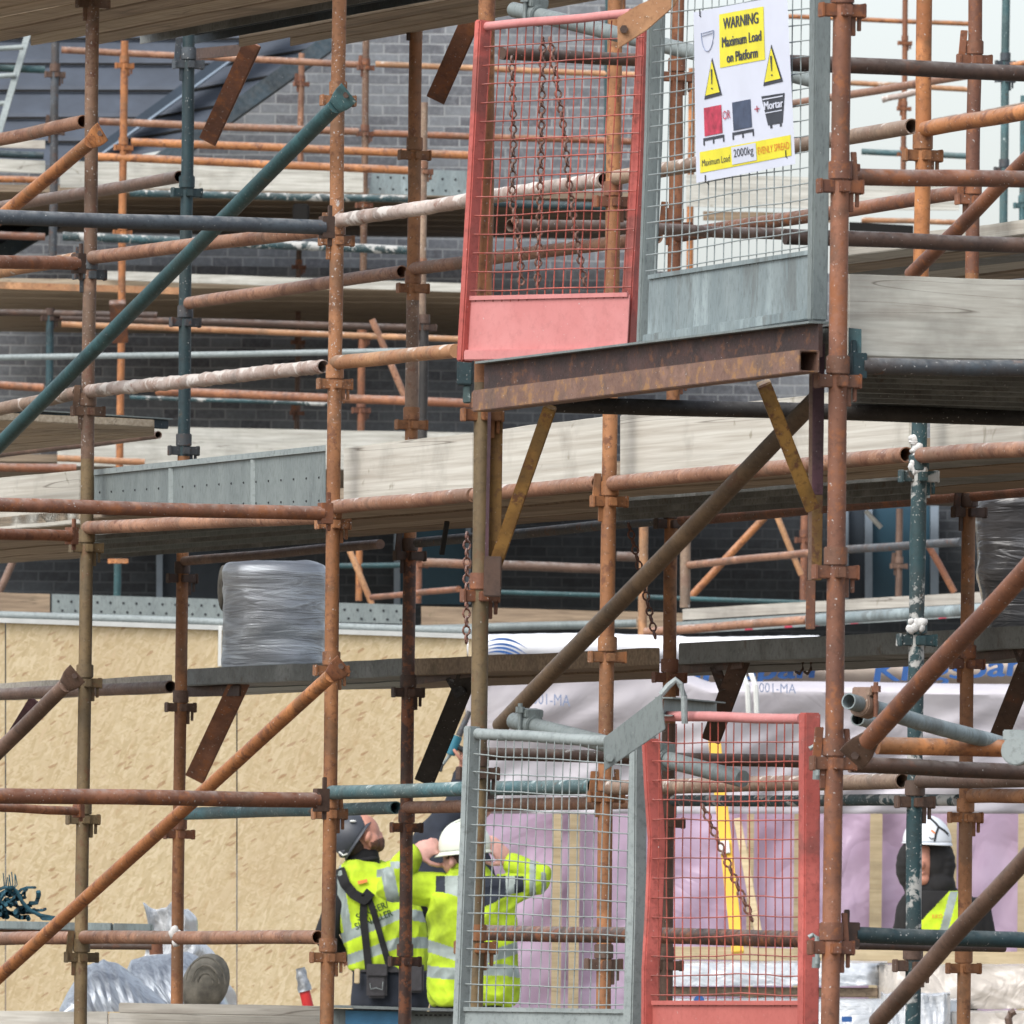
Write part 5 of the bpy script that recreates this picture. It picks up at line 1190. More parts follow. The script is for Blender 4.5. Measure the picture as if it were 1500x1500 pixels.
t = thing('wrapped_pallet', 'black stretch wrapped load on the dark grey hop up plank', 'wrapped load', Vector((c.x, Y, 2.79)))
m = MB(); lump_lathe(m, c.x, Y, zt, 2.792, [(0, rr * .94), (.04, rr), (.55, rr * .98), (.8, rr * .86), (1, rr * .84)], 1.2, .014, 4, 64, 40, seed=4); m.build('wrapped_body', 'wrap_black', t)
m = MB(); m.path([P(1440 + 5 * math.sin(i), 905 + i * 7, -(Y - .2)) for i in range(5)] + [P(1447 + 9 * math.cos(i * .7), 945 + 9 * math.sin(i * .7), -(Y - .2)) for i in range(8)], .008, 6); m.build('loose_wrap', 'polythene', t)

# bottom platform with foil rolls
YB = 50.0
Zb = ZC - (1500 - 1390) / F * YB
def bd(label, pts, s, mat, name='toe_board', th=.036, cat='toe board', group=None):
    mat = mat + '_x' if mat + '_x' in MATS else mat
    return board(label, tuple(P(x, y, s) for x, y in pts), Vector((0, th, 0)), mat, name=name, cat=cat, group=group)
fd = [('timber deck board the foil rolls lie on', -60, 480), ('timber deck board behind the blue painted plate', 482, 700)]
for i in range(5):
    a0 = 49.2 + i * 1.35
    for lb, xa, xb in fd:
        board(lb, (P(xa, 1500, -a0), P(xb, 1500, -a0), P(xb, 1500 - 14, -(a0 + 1.3)), P(xa, 1500 - 14, -(a0 + 1.3))), Z3 * -.04, 'wood_deck_b', group='deck boards behind the lowest toe boards ' + ('under the foil rolls' if xa < 0 else 'by the blue plate'))
bd('pale toe board low under the mauve brown guard rail', [(-60, 1480), (158, 1483), (158, 1580), (-60, 1580)], -48.5, 'wood_pale')
bd('pale toe board under the grey plank edge', [(160, 1484), (478, 1489), (478, 1580), (160, 1580)], -48.5, 'wood_pale')
bd('grey weathered plank on edge before the foil rolls', [(174, 1469), (478, 1474), (478, 1489), (174, 1484)], -48.2, 'wood_grey', th=.22)
t = thing('toe_plate', 'galvanised plate with a scuffed blue patch below the workers', 'toe plate', P(480, 1580, -47.8))
MB().slab([P(x, y, -47.8) for x, y in ((480, 1477), (672, 1483), (672, 1580), (480, 1580))], Vector((0, .02, 0))).build('web', 'galv', t, smooth=0)
MB().slab([P(x, y, -47.76) for x, y in ((506, 1480), (595, 1482), (595, 1502), (506, 1500))], Vector((0, .03, 0))).build('paint_patch', 'paint_blue', t, smooth=0)
MB().slab([P(x, y, -47.7) for x, y in ((480, 1472), (672, 1478), (672, 1482), (480, 1476))], Vector((0, .12, 0))).build('top_flange', 'galv_light', t, smooth=0)
m = MB()
for i in range(9): p = P(610 + i * 7, 1487, -47.78); m.box(p, Vector((M(2, -48), 0, 0)), Vector((0, .004, 0)), Z3 * M(1, -48))
m.build('dot_pattern', 'plug_dark', t)
# steel plank with rope
t = thing('steel_plank', 'galvanised steel plank holding the tangled blue rope', 'board', P(-60, 1365, -52))
for a, b in ((-60, 163), (165, 222)): MB().slab([P(x, y, -52) for x, y in ((a, 1349 + a * .02), (b, 1349 + b * .02), (b, 1361 + b * .02), (a, 1361 + a * .02))], Vector((0, .3, 0))).build('plank_length', 'galv_blue', t, smooth=0, bevel=.004)
MB().bar(P(-60, 1361, -52.1), P(222, 1366, -52.1), .04, M(6, -52)).build('bearer', 'rust', t)
rail('dark red rail right behind the rusty lower ledger', (120, 1386), (222, 1387), -51, 'rust_dark', w=9, group='transoms crossing the near scaffold')
rail('dark post stub holding up the end of the steel plank', (227, 1366), (229, 1398), -52, 'rust', w=20, group='transoms crossing the near scaffold')
rg = random.Random(5); m = MB()
for k in range(34):
    x, y = rg.uniform(-50, 30), rg.uniform(1322, 1344); pts = []
    dx, dy = rg.uniform(-6, 10), rg.uniform(-6, 2)
    for i in range(9):
        pts.append(P(min(82, x), min(1346, max(1300, y)), -(52.15 + rg.uniform(-.12, .12)))); x += dx + rg.uniform(-5, 5); y += dy + rg.uniform(-4, 5); dx *= .95
    m.path(pts, rg.uniform(.005, .011), 6)
m.path([P(*p, -52.1) for p in ((-8, 1330), (0, 1318), (8, 1306), (17, 1300), (25, 1306), (33, 1322), (45, 1334), (60, 1341), (82, 1345))], .009, 6)
for k in range(7): x = 5 + k * 3.2; m.path([P(10 + k * .6, 1310, -52.1), P(x + 1, 1296, -52.1), P(x + rg.uniform(-2, 3), 1277 + rg.uniform(0, 10), -52.1)], .0025, 5)
tag(m.build('rope_tangle', 'rope_blue'), 'tangled dark blue rope with frayed ends on the steel plank', 'rope')
# lying foil rolls
def lying(label, outline, Y, mat, mat2, core, depth=.5, seed=0):
    """a slumped foil covered roll: outline of its end in pixels, drawn out away from the camera"""
    t = thing('insulation_roll', label, 'roll', P(outline[0][0], 1490, -Y)); n = len(outline)
    cx = sum(p[0] for p in outline) / n; cy = sum(p[1] for p in outline) / n; vs, fs = [], []; K = 14
    for j in range(K + 1):
        f = j / K; sc_ = math.sin(min(1, f * 4) * math.pi / 2) * .25 + .75
        for x, y in outline:
            p = P(cx + (x - cx) * sc_, cy + (y - cy) * sc_, -(Y + depth * f)); p += Vector((0, -1, .3)) * .014 * noise.noise(Vector((p.x * 30 + seed, p.z * 8, p.y * 10))); vs.append(p)
    for j in range(K):
        for k in range(n): fs.append((j * n + k, j * n + (k + 1) % n, (j + 1) * n + (k + 1) % n, (j + 1) * n + k))
    fs.append(tuple(range(n))); MB().add(vs, fs).build('foil_cover', mat, t, smooth=60)
    return t
def foilhump(label, pts_top, y_bot, Y, mat, amp, thick, seed, core=None):
    """rounded half cylinder seen from the side, pts_top its skyline"""
    t = thing('insulation_roll', label, 'roll', P(pts_top[0][0], y_bot, -Y)); x0, x1 = pts_top[0][0], pts_top[-1][0]
    def top(x):
        for (a, ya), (b, yb) in zip(pts_top, pts_top[1:]):
            if x <= b:
                f = (x - a) / (b - a); f = f * f * (3 - 2 * f) if 0 else f; return ya + (yb - ya) * f
        return pts_top[-1][1]
    def fn(u, v):
        x = x0 + (x1 - x0) * u; yt = top(x); a = v * math.pi
        h = (y_bot - yt); y = y_bot - h * math.sin(a * .5 + 0) if v < 1 else yt
        y = y_bot - h * math.sin(a / 2) if v <= 1 else yt
        Yd = Y + thick * (1 - math.cos(a / 2))
        p = P(x, y, -Yd); s = Vector((p.x * 34 + p.z * 9 + seed, p.z * 6, 1))
        return p + Vector((.2, -1, .4)) * amp * (noise.noise(s) * 1.6 + .6 * noise.noise(s * 2.7)) * min(1, v * 6)
    MB().grid(fn, 90, 40).build('foil_cover', mat, t)
    if core:
        m = MB(); m.ell(P(*core[0], -(Y - .02)), M(core[1], -Y), .09, M(core[2], -Y), Matrix.Rotation(.38, 3, 'Y'), nu=28); m.build('felt_end', 'foil_core', t)
        m2 = MB()
        for k in range(3): m2.path([P(core[0][0] + (core[1] * (.85 - .26 * k)) * math.cos(a * .3), core[0][1] - (core[2] * (.85 - .26 * k)) * math.sin(a * .3), -(Y - .112 + .004 * k)) for a in range(11)], .004, 5)
        m2.build('felt_layer', 'foil_core', t)
    return t
foilhump('crumpled foil roll slumped at the cement spotted upright foot', [(87, 1478), (98, 1455), (112, 1432), (126, 1415), (150, 1406), (175, 1412), (200, 1430), (228, 1455), (250, 1474)], 1482, 53.0, 'foil_crumpled', .007, .35, 2)
foilhump('foil roll showing its grey felt end under the plastic sheet', [(186, 1420), (192, 1406), (215, 1400), (245, 1397), (275, 1394), (292, 1402), (312, 1425), (328, 1455), (336, 1474)], 1482, 54.2, 'foil_crumpled', .006, .35, 9, ((301, 1441), 34, 46))
# plastic sheet
def ps(u, v):
    lx = 210 + 8 * math.sin(v * 4); rx = 276 + 76 * v + 5 * math.sin(v * 17)
    ly = 1326 + v * 110; x = lx + (rx - lx) * u; y = 1322 + 10 * abs(math.sin(u * 5)) * (1 - v) + v * 155 + (1 - u) * v * -50
    p = P(x, y, -(55.1 + .12 * math.sin(u * 6 + v * 2))); return p + Vector((0, -1, .2)) * .04 * noise.noise(Vector((u * 9 + v * 3, v * 5, 3)))
t = MB().grid(ps, 46, 46).build('plastic_sheet', 'polythene', solid=.003); tag(t, 'crumpled clear plastic sheet behind the foil rolls', 'plastic sheet')
t = thing('taped_tube', 'red tube end bound with silver tape beside the orange tan upright', 'tube', P(455, 1480, -57))
MB().tube(P(455, 1490, -57), P(445, 1447, -57), M(8, -57), 14).build('tube', 'hose_red', t)
MB().tube(P(447, 1452, -57), P(439, 1418, -57), M(10, -57), 14, r2=M(7, -57), rings=10, lump=.006).build('tape', 'tape_silver', t)
# yellow level and timber
t = thing('builders_level', 'yellow box level leaning on the lilac film behind the red gate', 'tool', P(1080, 1400, -62))
MB().bar(P(1046, 1080, -62), P(1081, 1396, -61.5), M(18, -62), .03, up=Vector((0, -1, 0))).build('body', 'prop_yellow', t, bevel=.003)
MB().bar(P(1060, 1232, -61.72), P(1062, 1250, -61.7), M(15, -62), .01, up=Vector((0, -1, 0))).build('vial_window', 'frame_white', t)
b1 = MB().bar(P(1080, 1200, -62.4), P(1112, 1372, -62.2), M(11, -62), .04, up=Vector((0, -1, 0))).build('timber_offcut', 'stud', bevel=.003); tag(b1, 'thin pale timber batten leaning beside the yellow level', 'timber')
# wrapped packs low on the platform
def pack(label, x0, x1, y0, y1, Y, D, mat, amp=.02, seed=0, name='wrapped_pack', slope=0):
    t = thing(name, label, 'wrapped pack', P((x0 + x1) / 2, y1, -Y))
    def fn(u, v):
        x = x0 + (x1 - x0) * u; e = min(1, u * 12, (1 - u) * 12) ** .5
        if v < .7:
            f = v / .7; y = y1 + (y0 - y1) * f; Yd = Y + (1 - e) * D * .3 + .06 * (math.sin(f * math.pi / 2) ** 6) * D
        else:
            f = (v - .7) / .3; y = y0 - 2 * f; Yd = Y + .06 * D + f * D
        y += slope * u; p = P(x, y, -Yd); return p + Vector((0, -1, .35)) * amp * (noise.noise(Vector((u * 7 + seed, v * 3.5, seed))) + .5 * noise.noise(Vector((u * 22 + v * 9, v * 7, seed))))
    MB().grid(fn, 90, 26).build('wrapping', mat, t); return t
bd('cream timber board lying behind the dark teal guard rail', [(955, 1386), (1620, 1396), (1620, 1417), (955, 1405)], -63.5, 'stud', name='scaffold_board', th=.9, cat='board')
pack('grey plastic wrapped pack seen through the red gate mesh', 955, 1300, 1410, 1444, -62 * -1, 1.0, 'polythene', .018, 1)
b1 = MB().bar(P(955, 1452, -62.2), P(1285, 1454, -62.2), .3, M(14, -62)).build('timber_bearer', 'wood_brown', bevel=.005); tag(b1, 'brown timber bearer between two wrapped packs', 'timber')
t = pack('white plastic pack with a small blue mark by the rust upright foot', 955, 1420, 1464, 1600, 61.0, 1.2, 'polythene', .02, 5)
MB().slab([P(x, y, -60.9) for x, y in ((1233, 1489), (1248, 1489), (1248, 1497), (1233, 1497))], Vector((0, .01, 0))).build('printed_mark', 'ink_blue', t, smooth=0)
MB().tube(P(1024, 1466, -60.8), P(1024, 1466, -60.85), M(8, -61), 16).build('printed_mark', 'ink_blue', t)
pack('long beige wrapped pack under the dark teal guard rail', 1285, 1620, 1414, 1478, 61.8, 1.1, 'pack_beige', .018, 8)
pack('beige wrapped pack at the very bottom by the stout upright', 1395, 1620, 1482, 1600, 60.6, 1.1, 'pack_beige', .014, 12)
pack('crinkled clear plastic bundle before the beige packs', 1290, 1392, 1456, 1600, 60.2, .6, 'polythene', .04, 15)
m = MB(); m.path([P(1479, 1505, -59.8), P(1477, 1492, -59.8), P(1481, 1484, -59.8), P(1487, 1481, -59.8)], .018, 8); tag(m.build('steel_hook', 'umber'), 'small brown hooked bar beside the stout upright foot', 'hook')

t = tag(MB().bar(P(655, 764, 43.5), P(647, 812, 43.5), .016, .01).build('tie_strap', 'plug_dark'), 'black strap hanging from the middle deck near the olive upright', 'strap')
for x in (1172, 1184):
    m = MB(); m.path([P(x + 4, 970, 47), P(x + 4, 980, 47), P(x - 1, 987, 47), P(x - 6, 984, 47)], .005, 6)
    tag(m.build('wire_hook', 'rust_dark'), 'bent wire hook under the dark grey hop up plank before the blue lettering', 'hook', 'wire hooks under the dark grey hop up plank')
b1 = MB().box(P(441, 312, -87.2), Vector((M(12, -87), 0, 0)), Vector((0, .08, 0)), Z3 * M(13, -87)).build('deck_bracket', 'hoop', bevel=.01); tag(b1, 'small black bracket below the far deck near the orange tan upright', 'bracket')
b1 = MB().bar(P(172, 442, -82.6), P(176, 500, -82.8), M(24, -83), .05, up=Vector((0, -1, 0))).build('deck_bracket', 'rust', bevel=.005); tag(b1, 'rust bracket under the far plank deck behind the long teal brace', 'bracket')
b1 = MB().bar(P(158, 822, -79.8), P(188, 822, -79.8), .03, M(7, -80)).build('tee_head', 'orange', bevel=.002); tag(b1, 'orange tee plate on top of the short teal upright', 'plate')
# ---------- people ----------
from mathutils.bvhtree import BVHTree
def proj(p):
    u = p.x * F / p.y; v = (p.z - ZC) * F / p.y
    return PX + u * CR + v * SR, PY - (v * CR - u * SR)
def capsule(m, p, q, r1, r2, seg=14):
    d = q - p; L = d.length
    if L < 1e-5: return
    m.tube(p, q, r1, seg, r2=r2, rings=3); m.ell(p, r1, r1, r1, nu=14, nv=8); m.ell(q, r2, r2, r2, nu=14, nv=8)
def limb(m, pts, rs):
    for i in range(len(pts) - 1): capsule(m, pts[i], pts[i + 1], rs[i], rs[i + 1])
def loft(m, rings, Y, seg=24):
    """rings: (px, py, half width in px, half depth in m, depth offset)"""
    vs, fs = [], []
    for (x, y, hw, hd, dy) in rings:
        c = P(x, y, -(Y + dy)); w_ = hw * Y / F
        for k in range(seg):
            a = 2 * math.pi * k / seg; ca, sa = math.cos(a), math.sin(a)
            vs.append(c + Vector((math.copysign(abs(ca) ** .85, ca) * w_, math.copysign(abs(sa) ** .85, sa) * hd, 0)))
    n = len(rings)
    for j in range(n - 1):
        for k in range(seg): fs.append((j * seg + k, j * seg + (k + 1) % seg, (j + 1) * seg + (k + 1) % seg, (j + 1) * seg + k))
    fs.append(tuple(range(seg))[::-1]); fs.append(tuple((n - 1) * seg + k for k in range(seg)))
    m.add(vs, fs)
def hand(m, w, d, n, side, k=1.0, curl=0.5):
    """palm, four unequal fingers that curl towards n, a thumb leaving the side near the wrist"""
    d = d.normalized(); n = (n - d * n.dot(d)).normalized(); s = d.cross(n) * side
    c = w + d * .045 * k
    rot = Matrix((s, n, d)).transposed()
    m.ell(c, .040 * k, .016 * k, .052 * k, rot)
    for i, (o, L) in enumerate(((.030, .070), (.010, .080), (-.010, .074), (-.029, .058))):
        p = w + d * .080 * k + s * o * k; dd = d.copy(); r = .0088 * k
        for j, f in enumerate((.45, .32, .23)):
            a = curl * (.55 + .35 * j); dd = (dd * math.cos(a) + n * math.sin(a)).normalized(); q = p + dd * L * f * k
            capsule(m, p, q, r, r * .9, 8); p = q; r *= .9
    p = w + d * .025 * k + s * .032 * k; dd = (d * .6 + s * .7 + n * .35).normalized()
    for L in (.035, .03, .024):
        q = p + dd * L * k; capsule(m, p, q, .0105 * k, .0095 * k, 8); p = q; dd = (dd + d * .35 + n * .25 - s * .3).normalized()
def fuse(name, m, mats, parent, voxel=.007, smooth=6, fold=0.0, fscale=9, assign=None, keep=True, foldv=(1, 1, 1)):
    """one continuous surface from overlapping shapes"""
    me = bpy.data.meshes.new('tmp'); me.from_pydata(m.v, [], m.f)
    bm = bmesh.new(); bm.from_mesh(me); bmesh.ops.recalc_face_normals(bm, faces=bm.faces); bm.to_mesh(me); bm.free()
    o = bpy.data.objects.new('tmp', me); COL.objects.link(o)
    r = o.modifiers.new('r', 'REMESH'); r.mode = 'VOXEL'; r.voxel_size = voxel
    s = o.modifiers.new('s', 'SMOOTH'); s.factor = .5; s.iterations = smooth
    bpy.context.view_layer.update()
    me2 = bpy.data.meshes.new_from_object(o.evaluated_get(bpy.context.evaluated_depsgraph_get())); bpy.data.objects.remove(o); bpy.data.meshes.remove(me)
    if fold:
        nr = [v.normal.copy() for v in me2.vertices]
        for v, n in zip(me2.vertices, nr):
            p = v.co; q = Vector((p.x * foldv[0], p.y * foldv[1], p.z * foldv[2])) * fscale
            w_ = Vector((noise.noise(q * .6), noise.noise(q * .6 + Vector((9, 0, 0))), 0)) * 1.2
            a = 1 - abs(noise.noise(q + w_)) * 2.4; b = noise.noise(q * 2.3 + w_ * 2)
            v.co = p + n * fold * (a * .8 + b * .5)
    me2.name = name
    for k in (mats if isinstance(mats, (list, tuple)) else [mats]): me2.materials.append(MATS[k])
    if assign:
        for p in me2.polygons:
            x, y = proj(p.center); p.material_index = assign(x, y, p)
    else: 
        for p in me2.polygons: p.material_index = 0
    me2.polygons.foreach_set('use_smooth', [True] * len(me2.polygons))
    bvh = BVHTree.FromPolygons([v.co.copy() for v in me2.vertices], [tuple(p.vertices) for p in me2.polygons])
    o0 = Vector(parent['_o']); me2.transform(Matrix.Translation(-o0))
    ob = bpy.data.objects.new(name, me2); COL.objects.link(ob); ob.parent = parent; ob['_o'] = tuple(o0)
    return ob, bvh
def onto(bvh, x, y, Y, lift=.004):
    a, b_ = P(x, y, -(Y - 1.5)), P(x, y, -(Y + 1)); d = (b_ - a).normalized()
    h = bvh.ray_cast(a, d)
    p = h[0] if h[0] else P(x, y, -Y)
    return p - d * lift
def ribbon(name, bvh, pts, w, Y, mat, parent, lift=.007, n=24, th=.006):
    L = []
    for i in range(n + 1):
        f = i / n * (len(pts) - 1); k = min(int(f), len(pts) - 2); f -= k; L.append((pts[k][0] * (1 - f) + pts[k + 1][0] * f, pts[k][1] * (1 - f) + pts[k + 1][1] * f))
    vs, fs = [], []
    for i, (x, y) in enumerate(L):
        x0, y0 = L[max(0, i - 1)]; x1, y1 = L[min(n, i + 1)]; dx, dy = x1 - x0, y1 - y0; l = math.hypot(dx, dy); nx, ny = -dy / l * w / 2, dx / l * w / 2
        a, b_ = onto(bvh, x + nx, y + ny, Y, lift), onto(bvh, x - nx, y - ny, Y, lift); t_ = Vector((0, th, 0)); vs += [a, b_, b_ + t_, a + t_]
        if i:
            for k in range(4): fs.append((4 * i - 4 + k, 4 * i - 4 + (k + 1) % 4, 4 * i + (k + 1) % 4, 4 * i + k))
    fs += [(0, 1, 2, 3), tuple(4 * n + k for k in (3, 2, 1, 0))]
    return MB().add(vs, fs).build(name, mat, parent, smooth=60)
def decal(name, bvh, s, c, w, h, rot, Y, mat, parent, bold=1):
    vs, fs = text2d(s, w, h); m = MB(); cr, sr = math.cos(rot), math.sin(rot)
    for b in range(bold + 1):
        m.add([onto(bvh, c[0] + (x - w / 2 + b * .4) * cr - (y - h / 2) * sr, c[1] - ((x - w / 2 + b * .4) * sr + (y - h / 2) * cr), Y, .003) for x, y in vs], fs)
    return m.build(name, mat, parent, smooth=0)
def legs(m, Y, hips, feet, r=(.10, .065, .045), knee_dy=-.03):
    for (hx, hy), (fx, fdy) in zip(hips, feet):
        h = P(hx, hy, -Y); f = Vector((P(fx, hy, -Y).x, Y + fdy, .63)); k = (h + f) / 2 + Vector((0, knee_dy, .02))
        limb(m, [h, k, f], r)
def boots(parent, Y, feet, hy, toe=-1):
    for fx, fdy in feet:
        f = Vector((P(fx, hy, -Y).x, Y + fdy, .60)); m = MB(); limb(m, [f + Vector((0, 0, .08)), f, f + Vector((0, -.14 * -toe, -.015))], [.055, .056, .045])
        m.box(f + Vector((0, -.05 * -toe, -.04)), Vector((.05, 0, 0)), Vector((0, .13, 0)), Vector((0, 0, .012))); m.build('boot', 'black_cloth', parent)

def worker_capped():
    Y = 61.0; p = lambda x, y, d=0: P(x, y, -(Y + d)); k = Y / F
    t = thing('person', 'person in a dark cap and yellow lettered vest with tool harness, head tipped back', 'person', Vector((p(575, 1500).x, Y, .546)), 'site workers in high visibility clothing')
    # body
    m = MB()
    m.ell(p(532, 1222), 25 * k, .085, 29 * k); m.ell(p(549, 1233, .01), 15 * k, .055, 13 * k); m.ell(p(555, 1238, .01), 9 * k, .05, 10 * k)
    m.ell(p(557, 1222, .03), 3.5 * k, .014, 5 * k, Matrix.Rotation(-.6, 3, 'Y')); m.ell(p(543, 1209, .01), 9 * k, .06, 10 * k)
    m.ell(p(559, 1236, .02), 5 * k, .025, 3 * k)
    m.ell(p(539, 1226, -.09), 5.4 * k, .022, 9 * k, Matrix.Rotation(.3, 3, 'Y')); m.ell(p(546, 1232, -.06), 10 * k, .04, 12 * k)
    limb(m, [p(536, 1236), p(530, 1272)], [.062, .07])
    loft(m, [(532, 1270, 26, .08, 0), (545, 1300, 50, .10, 0), (560, 1370, 50, .10, 0), (572, 1440, 46, .11, 0)], Y)
    legs(m, Y, ((553, 1455), (592, 1455)), ((550, 0), (602, .05)), (.085, .055, .04))
    limb(m, [p(508, 1300), p(478, 1368, -.04), p(500, 1400, .22)], [.05, .04, .03]); hand(m, p(500, 1400, .22), Vector((.3, .9, -.1)), Vector((0, 0, -1)), 1)
    limb(m, [p(600, 1300, .02), p(628, 1362, .1), p(610, 1330, .32)], [.05, .04, .03]); hand(m, p(610, 1330, .32), Vector((-.2, .7, .5)), Vector((0, 0, -1)), -1)
    fuse('body', m, ['skin', 'beard'], t, .006, 3, assign=lambda x, y, q: 1 if (x - 548) * .45 + (y - 1232) > 0 and x > 543 and y < 1254 else 0)
    # sleeves, trousers
    m = MB(); limb(m, [p(506, 1298), p(477, 1372, -.04), p(499, 1398, .18)], [.068, .056, .045]); limb(m, [p(600, 1300, .02), p(630, 1364, .1), p(612, 1334, .26)], [.068, .055, .045])
    loft(m, [(533, 1266, 24, .085, 0), (545, 1292, 48, .115, 0), (556, 1340, 52, .11, 0)], Y); limb(m, [p(533, 1256), p(532, 1274)], [.078, .088])
    fuse('sweater', m, 'black_cloth', t, .010, 3, .004)
    m = MB(); loft(m, [(570, 1405, 52, .125, 0), (572, 1440, 56, .14, 0), (572, 1475, 58, .14, 0)], Y); legs(m, Y, ((553, 1470), (592, 1470)), ((550, 0), (602, .05)), (.115, .085, .07))
    fuse('trousers', m, 'navy', t, .012, 3, .006, 8); boots(t, Y, ((550, 0), (602, .05)), 1470, -1)
    # vest
    m = MB(); loft(m, [(534, 1262, 26, .095, 0), (542, 1276, 47, .125, 0), (550, 1300, 57, .145, 0), (556, 1340, 63, .15, 0), (564, 1380, 62, .145, 0), (570, 1420, 58, .145, 0)], Y)
    capsule(m, p(575, 1284), p(600, 1310), .075, .07)
    def vest(x, y, q):
        m1 = 1338 + max(0, 588 - x) * .42; m1 = m1 if x < 590 else 1338 + (x - 590) * .16
        m2 = 1381 + max(0, 584 - x) * .34
        if abs(y - m1) < 8 or abs(y - m2) < 8: return 1
        if abs(x - (497 + (y - 1290) * .17)) < 6.5 and y < 1372: return 1
        if abs(y - (1272 + (x - 560) * -.25 + 6)) < 6 and 552 < x < 592 and y < 1285: return 1
        return 0
    o, bv = fuse('vest', m, ['hivis', 'reflect'], t, .005, 6, .011, 7, vest, foldv=(1.5, 1, .8))
    decal('lettering', bv, 'SLINGER/', (545, 1334), 50, 10, .42, Y, 'ink_green', t); decal('lettering', bv, 'SIGNALLER', (547, 1347), 58, 10, .38, Y, 'ink_green', t)
    # collar, cap
    m = MB(); m.path([p(532 + 21 * math.cos(a), 1262 - 4 * math.cos(a) - 2 * math.sin(a), -.085 * math.sin(a)) for a in [math.pi * 2 * i / 20 for i in range(20)]], .012, 8, closed=True); m.build('collar', 'black_cloth', t)
    m = MB(); R = Matrix.Rotation(-1.0, 3, 'Y'); m.ell(p(515, 1224), 33 * k, .115, 33 * k, R, 32, 20, v0=0, v1=.60); 
    m.grid(lambda u, v: p(515, 1224) + R @ Vector((math.cos(u * 6.283) * (33 + 3 * v) * k, math.sin(u * 6.283) * (.115 + .01 * v), (-9 - 4 * v) * k)), 32, 2)
    m.ell(p(505, 1246, .0), 12 * k, .08, 8 * k, R); m.build('cap', 'helmet_black', t, solid=.002)
    m = MB(); m.path([p(497, 1248, -.06), p(503, 1253, -.08), p(511, 1250, -.07)], .005, 6); m.ell(p(517, 1203, -.10), 5 * k, .01, 2 * k); m.build('cap_clip', 'frame_white', t)
    m = MB(); m.ell(p(521, 1238), 19 * k, .088, 20 * k); m.build('hair', 'hair', t)
    # harness
    ribbon('harness_pad', bv, [(497, 1272), (505, 1294), (518, 1310), (533, 1318), (543, 1306)], 15, Y, 'black_cloth', t, .026, th=.024)
    ribbon('harness_strap', bv, [(533, 1316), (532, 1345), (536, 1380), (540, 1420)], 11, Y, 'black_cloth', t, .012)
    ribbon('harness_strap', bv, [(540, 1314), (550, 1345), (560, 1380), (570, 1416)], 9, Y, 'black_cloth', t, .012)
    decal('harness_badge', bv, 'TS', (531, 1292), 12, 6, .2, Y, 'sign_orange', t) if 0 else ribbon('harness_badge', bv, [(524, 1293), (538, 1290)], 5, Y, 'sign_orange', t, .018)
    m = MB(); m.box(p(552, 1437, -.17), Vector((15 * k, 0, 0)), Vector((0, .03, 0)), Vector((0, 0, 25 * k))); m.build('tool_pouch', 'leather', t, bevel=.012)
    m = MB(); m.box(p(552, 1421, -.205), Vector((15.5 * k, 0, 0)), Vector((0, .006, 0)), Vector((0, 0, 9 * k))); m.build('pouch_flap', 'leather', t, bevel=.004)
    m = MB(); m.path([p(542, 1440, -.21), p(543, 1449, -.21), p(551, 1447, -.215), p(560, 1450, -.21), p(561, 1438, -.21)], .0022, 5); m.build('tool_loop', 'galv_light', t)
    m = MB(); loft(m, [(570, 1412, 55, .15, 0), (571, 1424, 56, .152, 0)], Y); m.build('belt', 'leather', t)
    m = MB(); m.box(p(608, 1432, -.13), Vector((13 * k, 0, 0)), Vector((0, .03, 0)), Vector((0, 0, 22 * k))); m.build('tool_pouch', 'leather', t, bevel=.01)
    m = MB(); m.box(p(523, 1430, -.14), Vector((4 * k, 0, 0)), Vector((0, .01, 0)), Vector((0, 0, 11 * k))); m.build('glove_tab', 'stud', t, bevel=.004)
worker_capped()

